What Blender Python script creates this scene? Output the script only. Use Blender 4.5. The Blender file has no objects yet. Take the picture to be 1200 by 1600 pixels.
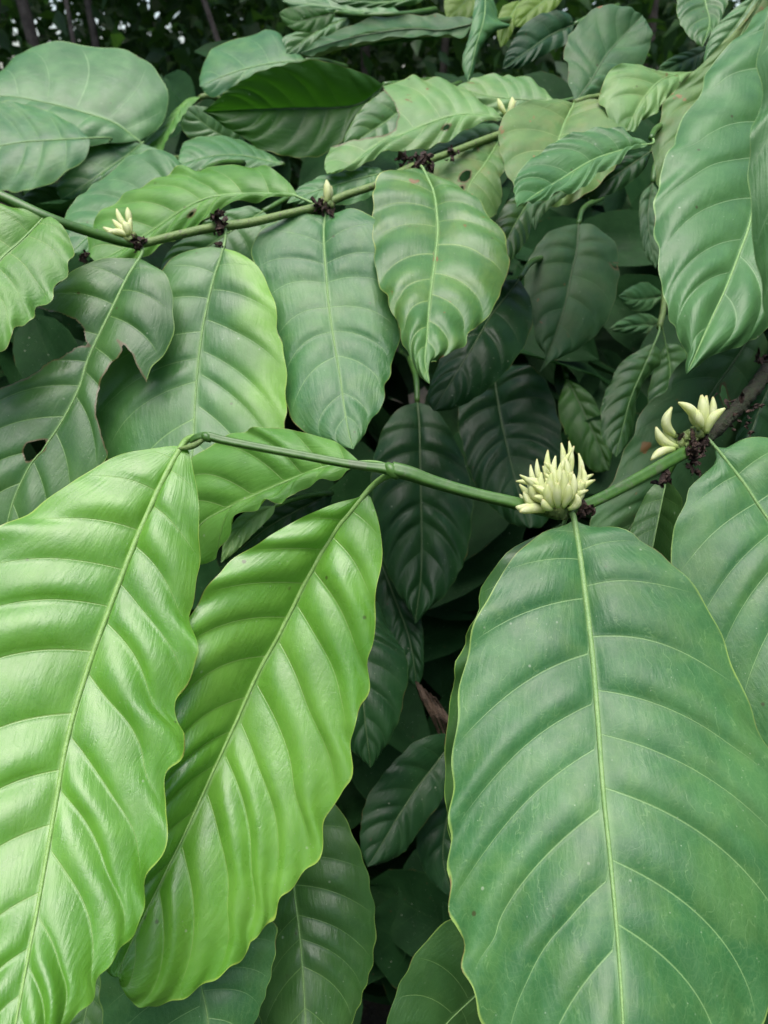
import bpy, math, random
import numpy as np
R = math.radians
rng = np.random.default_rng(7)
random.seed(7)
sc = bpy.context.scene
col = sc.collection

# ------------------------------------------------------------------ camera
F = 1200.0                    # focal length in photo pixels (photo 1200 x 1600)
CAMZ, PITCH = 1.45, R(28)
cd = bpy.data.cameras.new('camera'); cam = bpy.data.objects.new('camera', cd); col.objects.link(cam)
cam.location = (0, 0, CAMZ); cam.rotation_euler = (R(90)-PITCH, 0, 0)
cd.sensor_fit = 'HORIZONTAL'; cd.sensor_width = 36; cd.lens = 36*F/1200
cd.clip_start = 0.01; cd.clip_end = 2000
cd.dof.use_dof = True; cd.dof.focus_distance = 0.37; cd.dof.aperture_fstop = 22
sc.camera = cam
FW = np.array([0, math.cos(PITCH), -math.sin(PITCH)]); UPV = np.array([0, math.sin(PITCH), math.cos(PITCH)]); RT = np.array([1., 0, 0])
CP = np.array([0, 0, CAMZ])

def at(px, py, d):
    """photo pixel at a real distance along the view axis -> world point"""
    px, py, d = np.asarray(px, float), np.asarray(py, float), np.asarray(d, float)
    return CP + ((px-600)/F*d)[..., None]*RT + (-(py-800)/F*d)[..., None]*UPV + d[..., None]*FW
def proj(P):
    q = P-CP; z = q@FW
    return 600+F*(q@RT)/z, 800-F*(q@UPV)/z

# ------------------------------------------------------------------ node helpers
def newmat(name):
    m = bpy.data.materials.new(name); m.use_nodes = True
    nt = m.node_tree; nt.nodes.clear()
    return m, nt
class NB:
    def __init__(s, nt): s.nt = nt
    def n(s, t, **kw):
        nd = s.nt.nodes.new(t)
        for k, v in kw.items(): setattr(nd, k, v)
        return nd
    def put(s, sock, v):
        if isinstance(v, bpy.types.NodeSocket): s.nt.links.new(v, sock)
        elif isinstance(v, (tuple, list)): sock.default_value = (*v, 1.0) if len(v) == 3 and sock.type == 'RGBA' else v
        else: sock.default_value = v
    def math(s, op, a, b=0.0, c=0.0):
        nd = s.n('ShaderNodeMath', operation=op)
        s.put(nd.inputs[0], a); s.put(nd.inputs[1], b); s.put(nd.inputs[2], c)
        return nd.outputs[0]
    def ramp(s, v, a, b, lo=0.0, hi=1.0, smooth=True):
        nd = s.n('ShaderNodeMapRange', interpolation_type='SMOOTHSTEP' if smooth else 'LINEAR')
        for i, x in enumerate((v, a, b, lo, hi)): s.put(nd.inputs[i], x)
        return nd.outputs[0]
    def mix(s, f, a, b, mode='MIX'):
        nd = s.n('ShaderNodeMix', data_type='RGBA', blend_type=mode)
        s.put(nd.inputs[0], f); s.put(nd.inputs[6], a); s.put(nd.inputs[7], b)
        return nd.outputs[2]
    def noise(s, vec, scale, detail=3, rough=.55, dist=0.0):
        nd = s.n('ShaderNodeTexNoise')
        if vec is not None: s.put(nd.inputs['Vector'], vec)
        s.put(nd.inputs['Scale'], scale); s.put(nd.inputs['Detail'], detail); s.put(nd.inputs['Roughness'], rough); s.put(nd.inputs['Distortion'], dist)
        return nd.outputs['Fac']

def leaf_mat(name, c1, c2, vein, rough=.36, transl=.22, tcol=(.2, .4, .03), mott=None, mamt=0., spots=0., spotcol=(.16, .07, .02),
             margin=(.32, .42, .1), spec=.5, lime=None, netc=.15, vw=.024, vs=.6, bump=.35, holes=None):
    m, nt = newmat(name); b = NB(nt)
    uv = b.n('ShaderNodeUVMap', uv_map='veins')
    sx = b.n('ShaderNodeSeparateXYZ'); b.put(sx.inputs[0], uv.outputs[0])
    ph, s = sx.outputs[0], b.math('ABSOLUTE', sx.outputs[1])
    oc = b.n('ShaderNodeTexCoord').outputs['Object']
    d = b.math('PINGPONG', ph, .5)
    wv = b.ramp(s, 0., 1., vw, vw*.35, False)
    vm = b.math('MULTIPLY', b.ramp(d, b.math('MULTIPLY', wv, .35), wv, 1., 0.), b.ramp(s, .75, .97, 1., .1))
    nbig = b.noise(oc, 18, 3); nmed = b.noise(oc, 70, 3, .6); nfine = b.noise(oc, 420, 2, .6)
    # broken network of small veins
    wob = b.n('ShaderNodeVectorMath', operation='MULTIPLY_ADD')
    nv = b.n('ShaderNodeTexNoise'); b.put(nv.inputs['Vector'], oc); b.put(nv.inputs['Scale'], 90.)
    b.put(wob.inputs[0], nv.outputs['Color']); b.put(wob.inputs[1], (.006, .006, .006)); b.put(wob.inputs[2], oc)
    vo = b.n('ShaderNodeTexVoronoi', feature='DISTANCE_TO_EDGE'); b.put(vo.inputs['Vector'], wob.outputs[0]); b.put(vo.inputs['Scale'], 150.)
    vo2 = b.n('ShaderNodeTexVoronoi', feature='DISTANCE_TO_EDGE'); b.put(vo2.inputs['Vector'], wob.outputs[0]); b.put(vo2.inputs['Scale'], 420.)
    net = b.ramp(vo.outputs['Distance'], .0, .045, 1., 0.)
    net2 = b.ramp(vo2.outputs['Distance'], .0, .10, 1., 0.)
    # cross veins running from one side vein to the next
    cv = b.n('ShaderNodeCombineXYZ'); b.put(cv.inputs[0], b.math('MULTIPLY', ph, 2.2)); b.put(cv.inputs[1], b.math('MULTIPLY', sx.outputs[1], 4.))
    cn = b.noise(cv.outputs[0], 1.0, 3, .65)
    tp = b.math('PINGPONG', b.math('ADD', b.math('MULTIPLY', s, 9.5), b.math('ADD', b.math('MULTIPLY', cn, 3.2), b.math('MULTIPLY', b.math('FLOOR', ph), .37))), .5)
    ter = b.math('MULTIPLY', b.ramp(tp, .0, .055, 1., 0.), b.ramp(b.noise(oc, 80, 2), .38, .58))
    ter = b.math('MULTIPLY', ter, b.ramp(s, .1, .2))
    cc = b.mix(b.ramp(b.math('ADD', b.math('MULTIPLY', nbig, .7), b.math('MULTIPLY', nmed, .3)), .36, .64), c1, c2)
    if mott is not None:
        nm = b.noise(oc, 32, 4, .65, .6)
        cc = b.mix(b.math('MULTIPLY', b.ramp(nm, .44, .66), mamt), cc, mott)
    if lime is not None:
        lm = b.math('MULTIPLY', b.ramp(b.math('SUBTRACT', b.math('MULTIPLY', b.math('SUBTRACT', nbig, .5), .9), sx.outputs[1]), .15, 1.0), b.ramp(ph, 7.5, 3.5))
        cc = b.mix(lm, cc, lime)
    # slight lightening towards the midrib zone of each pleat and uneven young tissue
    cc = b.mix(b.math('MULTIPLY', b.ramp(b.noise(oc, 9, 2), .45, .7), .08), cc, vein)
    cc = b.mix(b.math('MULTIPLY', b.math('MAXIMUM', b.math('MULTIPLY', net, .35), b.math('MAXIMUM', ter, b.math('MULTIPLY', net2, .25))), netc*vs*1.5), cc, vein)
    cc = b.mix(b.math('MULTIPLY', vm, vs), cc, vein)
    cc = b.mix(b.math('MULTIPLY', b.ramp(s, .002, .05, 1., 0.), vs*.6), cc, vein)
    mj = b.math('ADD', s, b.math('MULTIPLY', b.math('SUBTRACT', b.noise(oc, 55, 3, .6), .5), .03))
    cc = b.mix(b.math('MULTIPLY', b.ramp(mj, .983, .998), b.ramp(b.noise(oc, 23, 2), .3, .6, .25, .8)), cc, margin)
    cc = b.mix(b.math('MULTIPLY', b.ramp(mj, .990, 1.0), b.ramp(b.noise(oc, 31, 2), .56, .62, 0., .9)), cc, (.13, .075, .03))
    # insect marks: sparse dark pin spots
    vs2 = b.n('ShaderNodeTexVoronoi'); b.put(vs2.inputs['Vector'], oc); b.put(vs2.inputs['Scale'], 62.)
    pin = b.math('MULTIPLY', b.ramp(vs2.outputs['Distance'], .05, .085, 1., 0.), b.ramp(b.noise(oc, 33, 1), .50, .56))
    cc = b.mix(b.math('MULTIPLY', pin, .75), cc, (.05, .035, .015))
    rim = b.n('ShaderNodeUVMap', uv_map='rim'); rx = b.n('ShaderNodeSeparateXYZ'); b.put(rx.inputs[0], rim.outputs[0])
    rj = b.math('ADD', rx.outputs[0], b.math('MULTIPLY', b.math('SUBTRACT', b.noise(oc, 130, 3), .5), 5.))
    cc = b.mix(b.ramp(rj, .8, 3.4, .85, 0.), cc, (.11, .075, .03))
    # tiny pale dust specks and, on old leaves, rusty spots
    vs1 = b.n('ShaderNodeTexVoronoi'); b.put(vs1.inputs['Vector'], oc); b.put(vs1.inputs['Scale'], 95.)
    speck = b.math('MULTIPLY', b.ramp(vs1.outputs['Distance'], .05, .09, 1., 0.), b.ramp(b.noise(oc, 47, 1), .53, .6))
    cc = b.mix(b.math('MULTIPLY', speck, .35), cc, (.5, .55, .4))
    vs3 = b.n('ShaderNodeTexVoronoi'); b.put(vs3.inputs['Vector'], oc); b.put(vs3.inputs['Scale'], 260.)
    dust = b.math('MULTIPLY', b.ramp(vs3.outputs['Distance'], .06, .10, 1., 0.), b.ramp(b.noise(oc, 61, 2), .50, .58))
    cc = b.mix(b.math('MULTIPLY', dust, .35), cc, (.42, .50, .34))
    tone = b.ramp(b.noise(oc, 38, 4, .62, .8), .32, .68, .90, 1.08)
    tn = b.n('ShaderNodeVectorMath', operation='SCALE'); b.put(tn.inputs[0], cc); b.put(tn.inputs['Scale'], tone); cc = tn.outputs[0]
    if spots > 0:
        ns = b.noise(oc, 60, 3, .6, .4)
        sm = b.ramp(ns, .70-.10*spots, .74-.10*spots)
        cc = b.mix(b.math('MULTIPLY', sm, .85), cc, spotcol)
    lad = b.n('ShaderNodeCombineXYZ'); b.put(lad.inputs[0], b.math('MULTIPLY', ph, 1.3)); b.put(lad.inputs[1], b.math('MULTIPLY', sx.outputs[1], 13.))
    ladn = b.noise(lad.outputs[0], 1.0, 3, .6)
    h = b.math('ADD', b.math('MULTIPLY', ladn, .75), b.math('MULTIPLY', nmed, .40))
    h = b.math('ADD', h, b.math('MULTIPLY', b.math('MAXIMUM', b.math('MULTIPLY', net, .25), ter), -.07))
    h = b.math('ADD', h, b.math('MULTIPLY', net2, -.03))
    h = b.math('ADD', h, b.math('MULTIPLY', nfine, .10))
    h = b.math('ADD', h, b.math('MULTIPLY', vm, -.35))
    bp = b.n('ShaderNodeBump'); b.put(bp.inputs['Strength'], bump); b.put(bp.inputs['Distance'], .0013); b.put(bp.inputs['Height'], h)
    p = b.n('ShaderNodeBsdfPrincipled')
    b.put(p.inputs['Base Color'], cc)
    b.put(p.inputs['Roughness'], b.ramp(nmed, .3, .7, rough-.05, rough+.08))
    b.put(p.inputs['Specular IOR Level'], spec); b.put(p.inputs['Normal'], bp.outputs[0])
    t = b.n('ShaderNodeBsdfTranslucent'); b.put(t.inputs['Color'], b.mix(b.math('MULTIPLY', vm, .5), tcol, vein)); b.put(t.inputs['Normal'], bp.outputs[0])
    mx = b.n('ShaderNodeMixShader'); b.put(mx.inputs[0], transl); b.put(mx.inputs[1], p.outputs[0]); b.put(mx.inputs[2], t.outputs[0])
    o = b.n('ShaderNodeOutputMaterial'); b.put(o.inputs[0], mx.outputs[0])
    return m

def plain_mat(name, c1, c2, rough=.5, scale=60, bump=.3, bdist=.002, spec=.4, transl=0., tcol=(.3, .4, .1), stretch=None, third=None):
    m, nt = newmat(name); b = NB(nt)
    oc = b.n('ShaderNodeTexCoord').outputs['Object']
    n1 = b.noise(oc, scale, 4, .6); n2 = b.noise(oc, scale*5, 3, .6)
    cc = b.mix(b.ramp(b.math('ADD', b.math('MULTIPLY', n1, .65), b.math('MULTIPLY', n2, .35)), .38, .62), c1, c2)
    if third is not None:
        cc = b.mix(b.ramp(b.noise(oc, scale*1.7, 3, .6, .5), .56, .66), cc, third)
    p = b.n('ShaderNodeBsdfPrincipled'); b.put(p.inputs['Base Color'], cc); b.put(p.inputs['Roughness'], rough); b.put(p.inputs['Specular IOR Level'], spec)
    bp = b.n('ShaderNodeBump'); b.put(bp.inputs['Strength'], bump); b.put(bp.inputs['Distance'], bdist)
    b.put(bp.inputs['Height'], b.math('ADD', n1, b.math('MULTIPLY', n2, .6))); b.put(p.inputs['Normal'], bp.outputs[0])
    out = p.outputs[0]
    if transl > 0:
        t = b.n('ShaderNodeBsdfTranslucent'); b.put(t.inputs['Color'], tcol)
        mx = b.n('ShaderNodeMixShader'); b.put(mx.inputs[0], transl); b.put(mx.inputs[1], out); b.put(mx.inputs[2], t.outputs[0]); out = mx.outputs[0]
    o = b.n('ShaderNodeOutputMaterial'); b.put(o.inputs[0], out)
    return m

M = {}
M['young']  = leaf_mat('young_leaf', (.098, .275, .026), (.142, .345, .040), (.32, .47, .13), rough=.30, transl=.30, tcol=(.27, .68, .045), margin=(.40, .54, .09), vs=.45, spec=.70, netc=.16)
M['light']  = leaf_mat('light_leaf', (.085, .225, .036), (.125, .285, .052), (.32, .45, .15), rough=.34, transl=.26, tcol=(.24, .50, .05), margin=(.38, .46, .14), spec=.4)
M['pale']   = leaf_mat('pale_leaf', (.10, .225, .060), (.14, .28, .08), (.30, .42, .16), rough=.42, transl=.2, tcol=(.22, .4, .07), mott=(.20, .27, .08), mamt=.35, spots=.25, spec=.4)
M['mid']    = leaf_mat('mature_leaf', (.036, .105, .024), (.055, .135, .032), (.20, .34, .10), rough=.33, transl=.14, tcol=(.12, .30, .03), margin=(.26, .40, .08), spec=.38, vs=.5)
M['mature'] = leaf_mat('full_grown_leaf', (.036, .128, .038), (.054, .164, .048), (.24, .40, .15), rough=.36, transl=.16, tcol=(.13, .30, .04), margin=(.30, .44, .10), mott=(.14, .26, .055), mamt=.22, vs=.62, vw=.022, spec=.36, netc=.30)
M['limed']  = leaf_mat('lime_edged_leaf', (.048, .145, .036), (.070, .185, .046), (.24, .40, .13), rough=.36, transl=.18, tcol=(.2, .4, .04), margin=(.34, .48, .08), vs=.6, spec=.48, lime=(.165, .36, .04))
M['spotted']= leaf_mat('spotted_leaf', (.050, .140, .034), (.078, .185, .046), (.28, .40, .11), rough=.36, transl=.16, tcol=(.15, .3, .04), margin=(.38, .44, .10), mott=(.15, .25, .05), mamt=.4, spots=.22, spotcol=(.20, .09, .03), spec=.42, vs=.5)
M['dark']   = leaf_mat('dark_leaf', (.010, .040, .012), (.017, .056, .017), (.05, .10, .035), rough=.33, transl=.06, tcol=(.05, .13, .02), margin=(.07, .13, .03), vs=.4, spec=.17)  # base colour lowered to carry the shade of the bush interior
M['deep']   = leaf_mat('deep_shade_leaf', (.008, .030, .008), (.013, .042, .012), (.03, .07, .02), rough=.5, transl=.06, tcol=(.03, .12, .02), margin=(.03, .08, .02), vs=.3, spec=.05)  # near-black base colour stands in for deep shade inside the bush
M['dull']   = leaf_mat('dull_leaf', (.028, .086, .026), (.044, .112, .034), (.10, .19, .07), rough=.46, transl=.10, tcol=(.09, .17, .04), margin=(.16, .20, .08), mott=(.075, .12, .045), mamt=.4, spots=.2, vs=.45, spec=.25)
M['yellow'] = leaf_mat('yellowing_leaf', (.085, .185, .048), (.12, .22, .062), (.28, .37, .13), rough=.46, transl=.2, tcol=(.25, .35, .07), mott=(.19, .20, .07), mamt=.45, spots=.35, spotcol=(.26, .14, .06), margin=(.32, .34, .14), spec=.3)
M['blue']   = leaf_mat('waxy_leaf', (.056, .150, .045), (.078, .188, .058), (.24, .38, .17), rough=.33, transl=.14, tcol=(.13, .30, .06), margin=(.28, .44, .15), vs=.45, spec=.33)
M['under']  = leaf_mat('leaf_in_shade', (.022, .080, .008), (.032, .105, .012), (.07, .16, .03), rough=.45, transl=.25, tcol=(.05, .20, .01), margin=(.22, .26, .06), vs=.4, spec=.3)  # shade on the leaf is put into its darker, more saturated colour
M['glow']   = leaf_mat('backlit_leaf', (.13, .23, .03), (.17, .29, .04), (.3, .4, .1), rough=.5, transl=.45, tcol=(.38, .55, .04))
M['rib_y']  = plain_mat('young_midrib', (.17, .31, .07), (.22, .37, .10), .4, 200)
M['rib_m']  = plain_mat('midrib', (.15, .28, .085), (.20, .33, .11), .45, 200)
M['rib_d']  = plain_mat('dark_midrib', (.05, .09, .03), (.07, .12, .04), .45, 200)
M['stem']   = plain_mat('green_stem', (.040, .108, .018), (.066, .150, .028), .36, 60, .3, .0008, third=(.075, .12, .045))
M['stem_l'] = plain_mat('pale_green_stem', (.11, .18, .045), (.15, .22, .06), .5, 150, .5, .0015, third=(.10, .12, .05))
M['bark']   = plain_mat('woody_bark', (.022, .034, .011), (.024, .020, .010), .75, 160, .9, .003, third=(.02, .015, .01))
M['twig']   = plain_mat('brown_twig', (.07, .05, .03), (.11, .075, .045), .8, 90, .7, .003)
M['bract']  = plain_mat('dried_bract', (.020, .012, .008), (.055, .030, .020), .75, 300, .8, .002, third=(.10, .06, .04))
M['budx']   = plain_mat('cream_bud', (.70, .72, .36), (.80, .79, .50), .45, 120, .15, .001, transl=.28, tcol=(.8, .8, .42), third=(.62, .70, .30))
m_, nt_ = newmat('cream_bud'); b_ = NB(nt_)
uv_ = b_.n('ShaderNodeUVMap', uv_map='veins'); sx_ = b_.n('ShaderNodeSeparateXYZ'); b_.put(sx_.inputs[0], uv_.outputs[0]); oc_ = b_.n('ShaderNodeTexCoord').outputs['Object']
tj_ = b_.math('ADD', sx_.outputs[0], b_.math('MULTIPLY', b_.math('SUBTRACT', b_.noise(oc_, 160, 3), .5), .25))
c1_ = b_.mix(b_.ramp(b_.noise(oc_, 220, 3), .35, .65), (.66, .73, .32), (.75, .79, .46))
c1_ = b_.mix(b_.ramp(tj_, .02, .42, .85, 0.), c1_, (.42, .56, .16))
c1_ = b_.mix(b_.ramp(tj_, .90, 1.02, 0., .8), c1_, (.55, .47, .22))
pp_ = b_.n('ShaderNodeBsdfPrincipled'); b_.put(pp_.inputs['Base Color'], c1_); b_.put(pp_.inputs['Roughness'], .5); b_.put(pp_.inputs['Specular IOR Level'], .3)
bm_ = b_.n('ShaderNodeBump'); b_.put(bm_.inputs['Strength'], .3); b_.put(bm_.inputs['Distance'], .0008)
st_ = b_.n('ShaderNodeMapping'); b_.put(st_.inputs['Vector'], uv_.outputs[0]); b_.put(st_.inputs['Scale'], (2.5, 26., 1.)); b_.put(bm_.inputs['Height'], b_.noise(st_.outputs[0], 1., 3)); b_.put(pp_.inputs['Normal'], bm_.outputs[0])
tb_ = b_.n('ShaderNodeBsdfTranslucent'); b_.put(tb_.inputs['Color'], (.8, .82, .4))
mb_ = b_.n('ShaderNodeMixShader'); b_.put(mb_.inputs[0], .33); b_.put(mb_.inputs[1], pp_.outputs[0]); b_.put(mb_.inputs[2], tb_.outputs[0])
ob_ = b_.n('ShaderNodeOutputMaterial'); b_.put(ob_.inputs[0], mb_.outputs[0]); M['bud'] = m_
M['calyx']  = plain_mat('green_calyx', (.10, .16, .04), (.17, .22, .06), .5, 200, .5, .002, third=(.06, .04, .02))
M['dead']   = plain_mat('dead_leaf', (.045, .030, .018), (.085, .055, .035), .8, 60, .8, .004)

# ------------------------------------------------------------------ curve / mesh helpers
def spline(pts, n):
    """Catmull-Rom through rows of pts, resampled to n points by arc length (first two columns)"""
    P = np.array(pts, float)
    if len(P) == 2: P = np.array([P[0], (P[0]+P[1])/2, P[1]])
    Q = np.vstack([2*P[0]-P[1], P, 2*P[-1]-P[-2]])
    out = []
    for i in range(1, len(Q)-2):
        p0, p1, p2, p3 = Q[i-1], Q[i], Q[i+1], Q[i+2]
        t = np.linspace(0, 1, 14, endpoint=False)[:, None]
        out.append(.5*((2*p1)+(-p0+p2)*t+(2*p0-5*p1+4*p2-p3)*t**2+(-p0+3*p1-3*p2+p3)*t**3))
    out = np.vstack(out+[P[-1:]])
    k = min(3, out.shape[1])
    s = np.r_[0, np.cumsum(np.linalg.norm(np.diff(out[:, :k], axis=0), axis=1))]
    s /= s[-1]
    t = np.linspace(0, 1, n)
    return np.stack([np.interp(t, s, out[:, j]) for j in range(out.shape[1])], 1), (s, out)
def sample(so, t):
    s, out = so
    return np.stack([np.interp(t, s, out[:, j]) for j in range(out.shape[1])], -1)

def link_mesh(name, V, faces, mat, root=None, off=None, parent=None, uvs=None, smooth=True, rims=None):
    V = np.asarray(V, float)
    if off is not None: V = V-off
    me = bpy.data.meshes.new(name); me.from_pydata(V.tolist(), [], [list(map(int, f)) for f in faces])
    if uvs is not None:
        l = me.uv_layers.new(name='veins')
        idx = np.zeros(len(me.loops), int); me.loops.foreach_get('vertex_index', idx)
        l.data.foreach_set('uv', np.asarray(uvs, float)[idx].ravel())
        l2 = me.uv_layers.new(name='rim'); rv = np.full(len(V), 100.) if rims is None else np.asarray(rims, float)
        l2.data.foreach_set('uv', np.stack([rv[idx], 0*rv[idx]], 1).ravel())
    if smooth: me.polygons.foreach_set('use_smooth', [True]*len(me.polygons))
    me.materials.append(mat); me.update()
    o = bpy.data.objects.new(name, me); col.objects.link(o)
    if parent is not None: o.parent = parent
    return o

def tube_geo(P, r, k=10, lobes=0, lobe_amt=0., ends=True):
    P = np.asarray(P, float); r = np.asarray(r, float); n = len(P)
    T = np.gradient(P, axis=0); T /= np.linalg.norm(T, axis=1)[:, None]+1e-12
    a = np.array([0, 0, 1.]) if abs(T[0][2]) < .9 else np.array([1., 0, 0])
    N = np.cross(T[0], a); N /= np.linalg.norm(N)
    V = []
    for i in range(n):
        N = N-T[i]*(N@T[i]); N /= np.linalg.norm(N); B = np.cross(T[i], N)
        ang = np.linspace(0, 2*math.pi, k, endpoint=False)
        rr = r[i]*(1+lobe_amt*np.cos(lobes*ang))
        V.append(P[i]+rr[:, None]*(np.cos(ang)[:, None]*N+np.sin(ang)[:, None]*B))
    V = np.vstack(V); f = []
    for i in range(n-1):
        for j in range(k):
            f.append((i*k+j, i*k+(j+1) % k, (i+1)*k+(j+1) % k, (i+1)*k+j))
    if ends: f.append(tuple(range(k-1, -1, -1))); f.append(tuple((n-1)*k+j for j in range(k)))
    return V, f
class Geo:
    def __init__(s): s.V = []; s.F = []; s.n = 0; s.uv = []
    def add(s, V, f, uv=None):
        s.V.append(np.asarray(V)); s.F += [tuple(i+s.n for i in q) for q in f]; s.n += len(V)
        if uv is not None: s.uv.append(uv)
    def build(s, name, mat, off=None, parent=None, smooth=True):
        return link_mesh(name, np.vstack(s.V), s.F, mat, off=off, parent=parent, uvs=np.vstack(s.uv) if s.uv else None, smooth=smooth)

def thing(name, loc, label, cat, group=None, kind=None):
    o = bpy.data.objects.new(name, None); col.objects.link(o); o.location = tuple(loc); o.empty_display_size = .02
    o['label'] = label; o['category'] = cat
    if group: o['group'] = group
    if kind: o['kind'] = kind
    o['_off'] = [float(x) for x in loc]
    return o
def off_of(root): return np.array(root['_off'])

def inpoly(x, y, poly):
    poly = np.array(poly, float); ins = np.zeros(x.shape, bool); j = len(poly)-1
    for i in range(len(poly)):
        xi, yi = poly[i]; xj, yj = poly[j]
        c = ((yi > y) != (yj > y)) & (x < (xj-xi)*(y-yi)/(yj-yi+1e-9)+xi)
        ins ^= c; j = i
    return ins
def snap(x, y, poly):
    poly = np.array(poly, float); best = (1e9, x, y)
    for i in range(len(poly)):
        a, b_ = poly[i-1], poly[i]; ab = b_-a
        t = np.clip(((x-a[0])*ab[0]+(y-a[1])*ab[1])/(ab@ab+1e-9), 0, 1); q = a+t*ab
        dd = (q[0]-x)**2+(q[1]-y)**2
        if dd < best[0]: best = (dd, q[0], q[1])
    return best[1], best[2]

def jag(hp):
    hp = [np.array(q_, float) for q_ in hp]; out = []
    for i in range(len(hp)):
        a_, b_ = hp[i], hp[(i+1) % len(hp)]; L = np.linalg.norm(b_-a_); out.append(a_)
        k = int(min(L, 60)//7)
        for j in range(1, k): out.append(a_+(b_-a_)*(j/k)+rng.normal(0, 1.1, 2))
    return [tuple(q_) for q_ in out]
LEAFRIB = {'young': 'rib_y', 'dark': 'rib_d', 'dull': 'rib_d', 'under': 'rib_d'}
def leaf(root, mid, A, B, d, N=9, mat='mid', e=(0, 0), q=.10, ruf=.05, bow=.04, shear=.15, holes=(), node=None, res=1.0, label=None, rib=True,
         ribw=1.0, hook=0.0, vp=.80):
    """One leaf blade from its midrib (base to tip) and its two margins; d = distances of base, middle, tip (m)."""
    nu, nh = int((10*N+14)*res), int(20*res)
    nu, nh = max(nu, 28), max(nh, 7)
    b0, t0 = mid[0], mid[-1]
    holes = [jag(hp) for hp in holes]
    _, sm = spline(mid, nu)
    _, sa = spline([b0]+list(A)+[t0], nu); _, sb = spline([b0]+list(B)+[t0], nu)
    d = list(d); d = d if len(d) == 3 else [d[0], (d[0]+d[1])/2, d[1]]
    u = np.linspace(0, 1, nu)[:, None]
    s = np.linspace(-1, 1, 2*nh+1)[None, :]
    a = np.abs(s)
    w = 1-(1-u)**(1+shear*4.8*(.50*a+.50*a**2.7))
    w = np.clip(w, 0, 1)
    def dep(w): return d[0]*(1-w)*(1-2*w)+d[1]*4*w*(1-w)+d[2]*w*(2*w-1)
    m2 = sample(sm, w); ea, eb = sample(sa, w), sample(sb, w)
    prof = np.sin(np.pi*np.clip(w, 0, 1))**.8
    dm = dep(w)
    Pm = at(m2[..., 0], m2[..., 1], dm)
    Pa = at(ea[..., 0], ea[..., 1], dm+e[0]*prof); Pb = at(eb[..., 0], eb[..., 1], dm+e[1]*prof)
    P = np.where((s < 0)[..., None], Pm+(Pa-Pm)*a[..., None], Pm+(Pb-Pm)*a[..., None])
    ml = np.linalg.norm(np.diff(Pm[:, nh], axis=0), axis=1).sum()
    gu = np.gradient(P, axis=0); gs = np.gradient(P, axis=1)
    nr = np.cross(gu, gs); nl = np.linalg.norm(nr, axis=2, keepdims=True); nr = nr/np.maximum(nl, 1e-12)
    wgt = (nl*((CP-P)*nr).sum(2, keepdims=True)).sum()
    nr *= np.sign(wgt)
    avg = nr[3:-3].mean((0, 1)); avg /= np.linalg.norm(avg)
    nr = .5*nr+.5*avg; nr /= np.linalg.norm(nr, axis=2, keepdims=True)
    seed = rng.uniform(0, 6.28, 8)
    offs = np.where(s < 0, 0.12+.2*math.sin(seed[0]), .45+.2*math.sin(seed[1]))
    irr = .16*np.sin(u*9+seed[2])+.10*np.sin(u*21+seed[3])
    ph = u**vp*N+offs+irr*np.clip(u*4, .2, 1)
    f = np.sin(np.pi*np.mod(ph, 1.0)**1.4)
    ends = np.clip(np.minimum(u/.12, (1-u)/.22), 0, 1)**.8
    rise = 1-np.exp(-a/.13)
    sp = ml/N
    amp = 1+.25*np.sin(ph*2.3+seed[4])+.2*np.sin(a*5+ph*1.1+seed[5])
    h = 1.15*q*sp*amp*(np.maximum(f, 0)**.75)*rise*(1-.8*a**4)*ends
    h = h+bow*ml*.5*(a*(1-a)*2.2)*ends
    wav = np.sin(2*np.pi*ph+seed[6])*.8+.5*np.sin(np.pi*ph*.83+seed[7])
    h = h+ruf*sp*(a**4)*wav*ends*1.5*(1-.6*u)
    h = h+.010*ml*np.sin(u*5+seed[1])*np.sin(s*2.6+seed[2])*ends
    # small in-plane scallops of the margin
    P = P+nr*h[..., None]
    wv2 = 1+.016*(a**3)*np.sin(3.1*np.pi*ph+seed[3])*ends*(1-.6*u)
    P = Pm[...]*0+np.where(True, P[:, nh:nh+1]+(P-P[:, nh:nh+1])*wv2[..., None], P)
    if hook:
        P = P+nr*(hook*np.clip((u-.75)/.25, 0, 1)**2)[..., None]
    nc = 2*nh+1
    V = P.reshape(-1, 3)
    idx = np.arange(nu*nc).reshape(nu, nc)
    fl = np.stack([idx[:-1, :-1], idx[1:, :-1], idx[1:, 1:], idx[:-1, 1:]], -1).reshape(-1, 4)
    if wgt > 0: fl = fl
    # make front faces look to the camera
    v0, v1, v3 = V[fl[0::7, 0]], V[fl[0::7, 1]], V[fl[0::7, 3]]
    nn = np.cross(v1-v0, v3-v0)
    if (nn*(CP-v0)).sum() < 0: fl = fl[:, ::-1]
    rims = None
    if holes:
        x, y = proj(V); vin = np.zeros(len(V), int)-1
        for k, hp in enumerate(holes): vin[inpoly(x, y, hp)] = k
        cnt = (vin[fl] >= 0).sum(1)
        fl = fl[cnt < 3]
        used = np.unique(fl)
        for i in used:
            if vin[i] >= 0:
                qx, qy = snap(x[i], y[i], holes[vin[i]])
                V[i] = at(qx, qy, (V[i]-CP)@FW)
        x, y = proj(V); rims = np.full(len(V), 100.)
        for hp in holes:
            hp = np.array(hp, float)
            for i in range(len(hp)):
                a_, b_ = hp[i-1], hp[i]; ab = b_-a_
                tt = np.clip(((x-a_[0])*ab[0]+(y-a_[1])*ab[1])/(ab@ab+1e-9), 0, 1)
                rims = np.minimum(rims, np.hypot(a_[0]+tt*ab[0]-x, a_[1]+tt*ab[1]-y))
    uv = np.stack([ph+0*s, s+0*u], -1).reshape(-1, 2)
    o = link_mesh('leaf', V, fl, M[mat], off=off_of(root), parent=root, uvs=uv, rims=rims)
    if label: o['label'] = label
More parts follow.
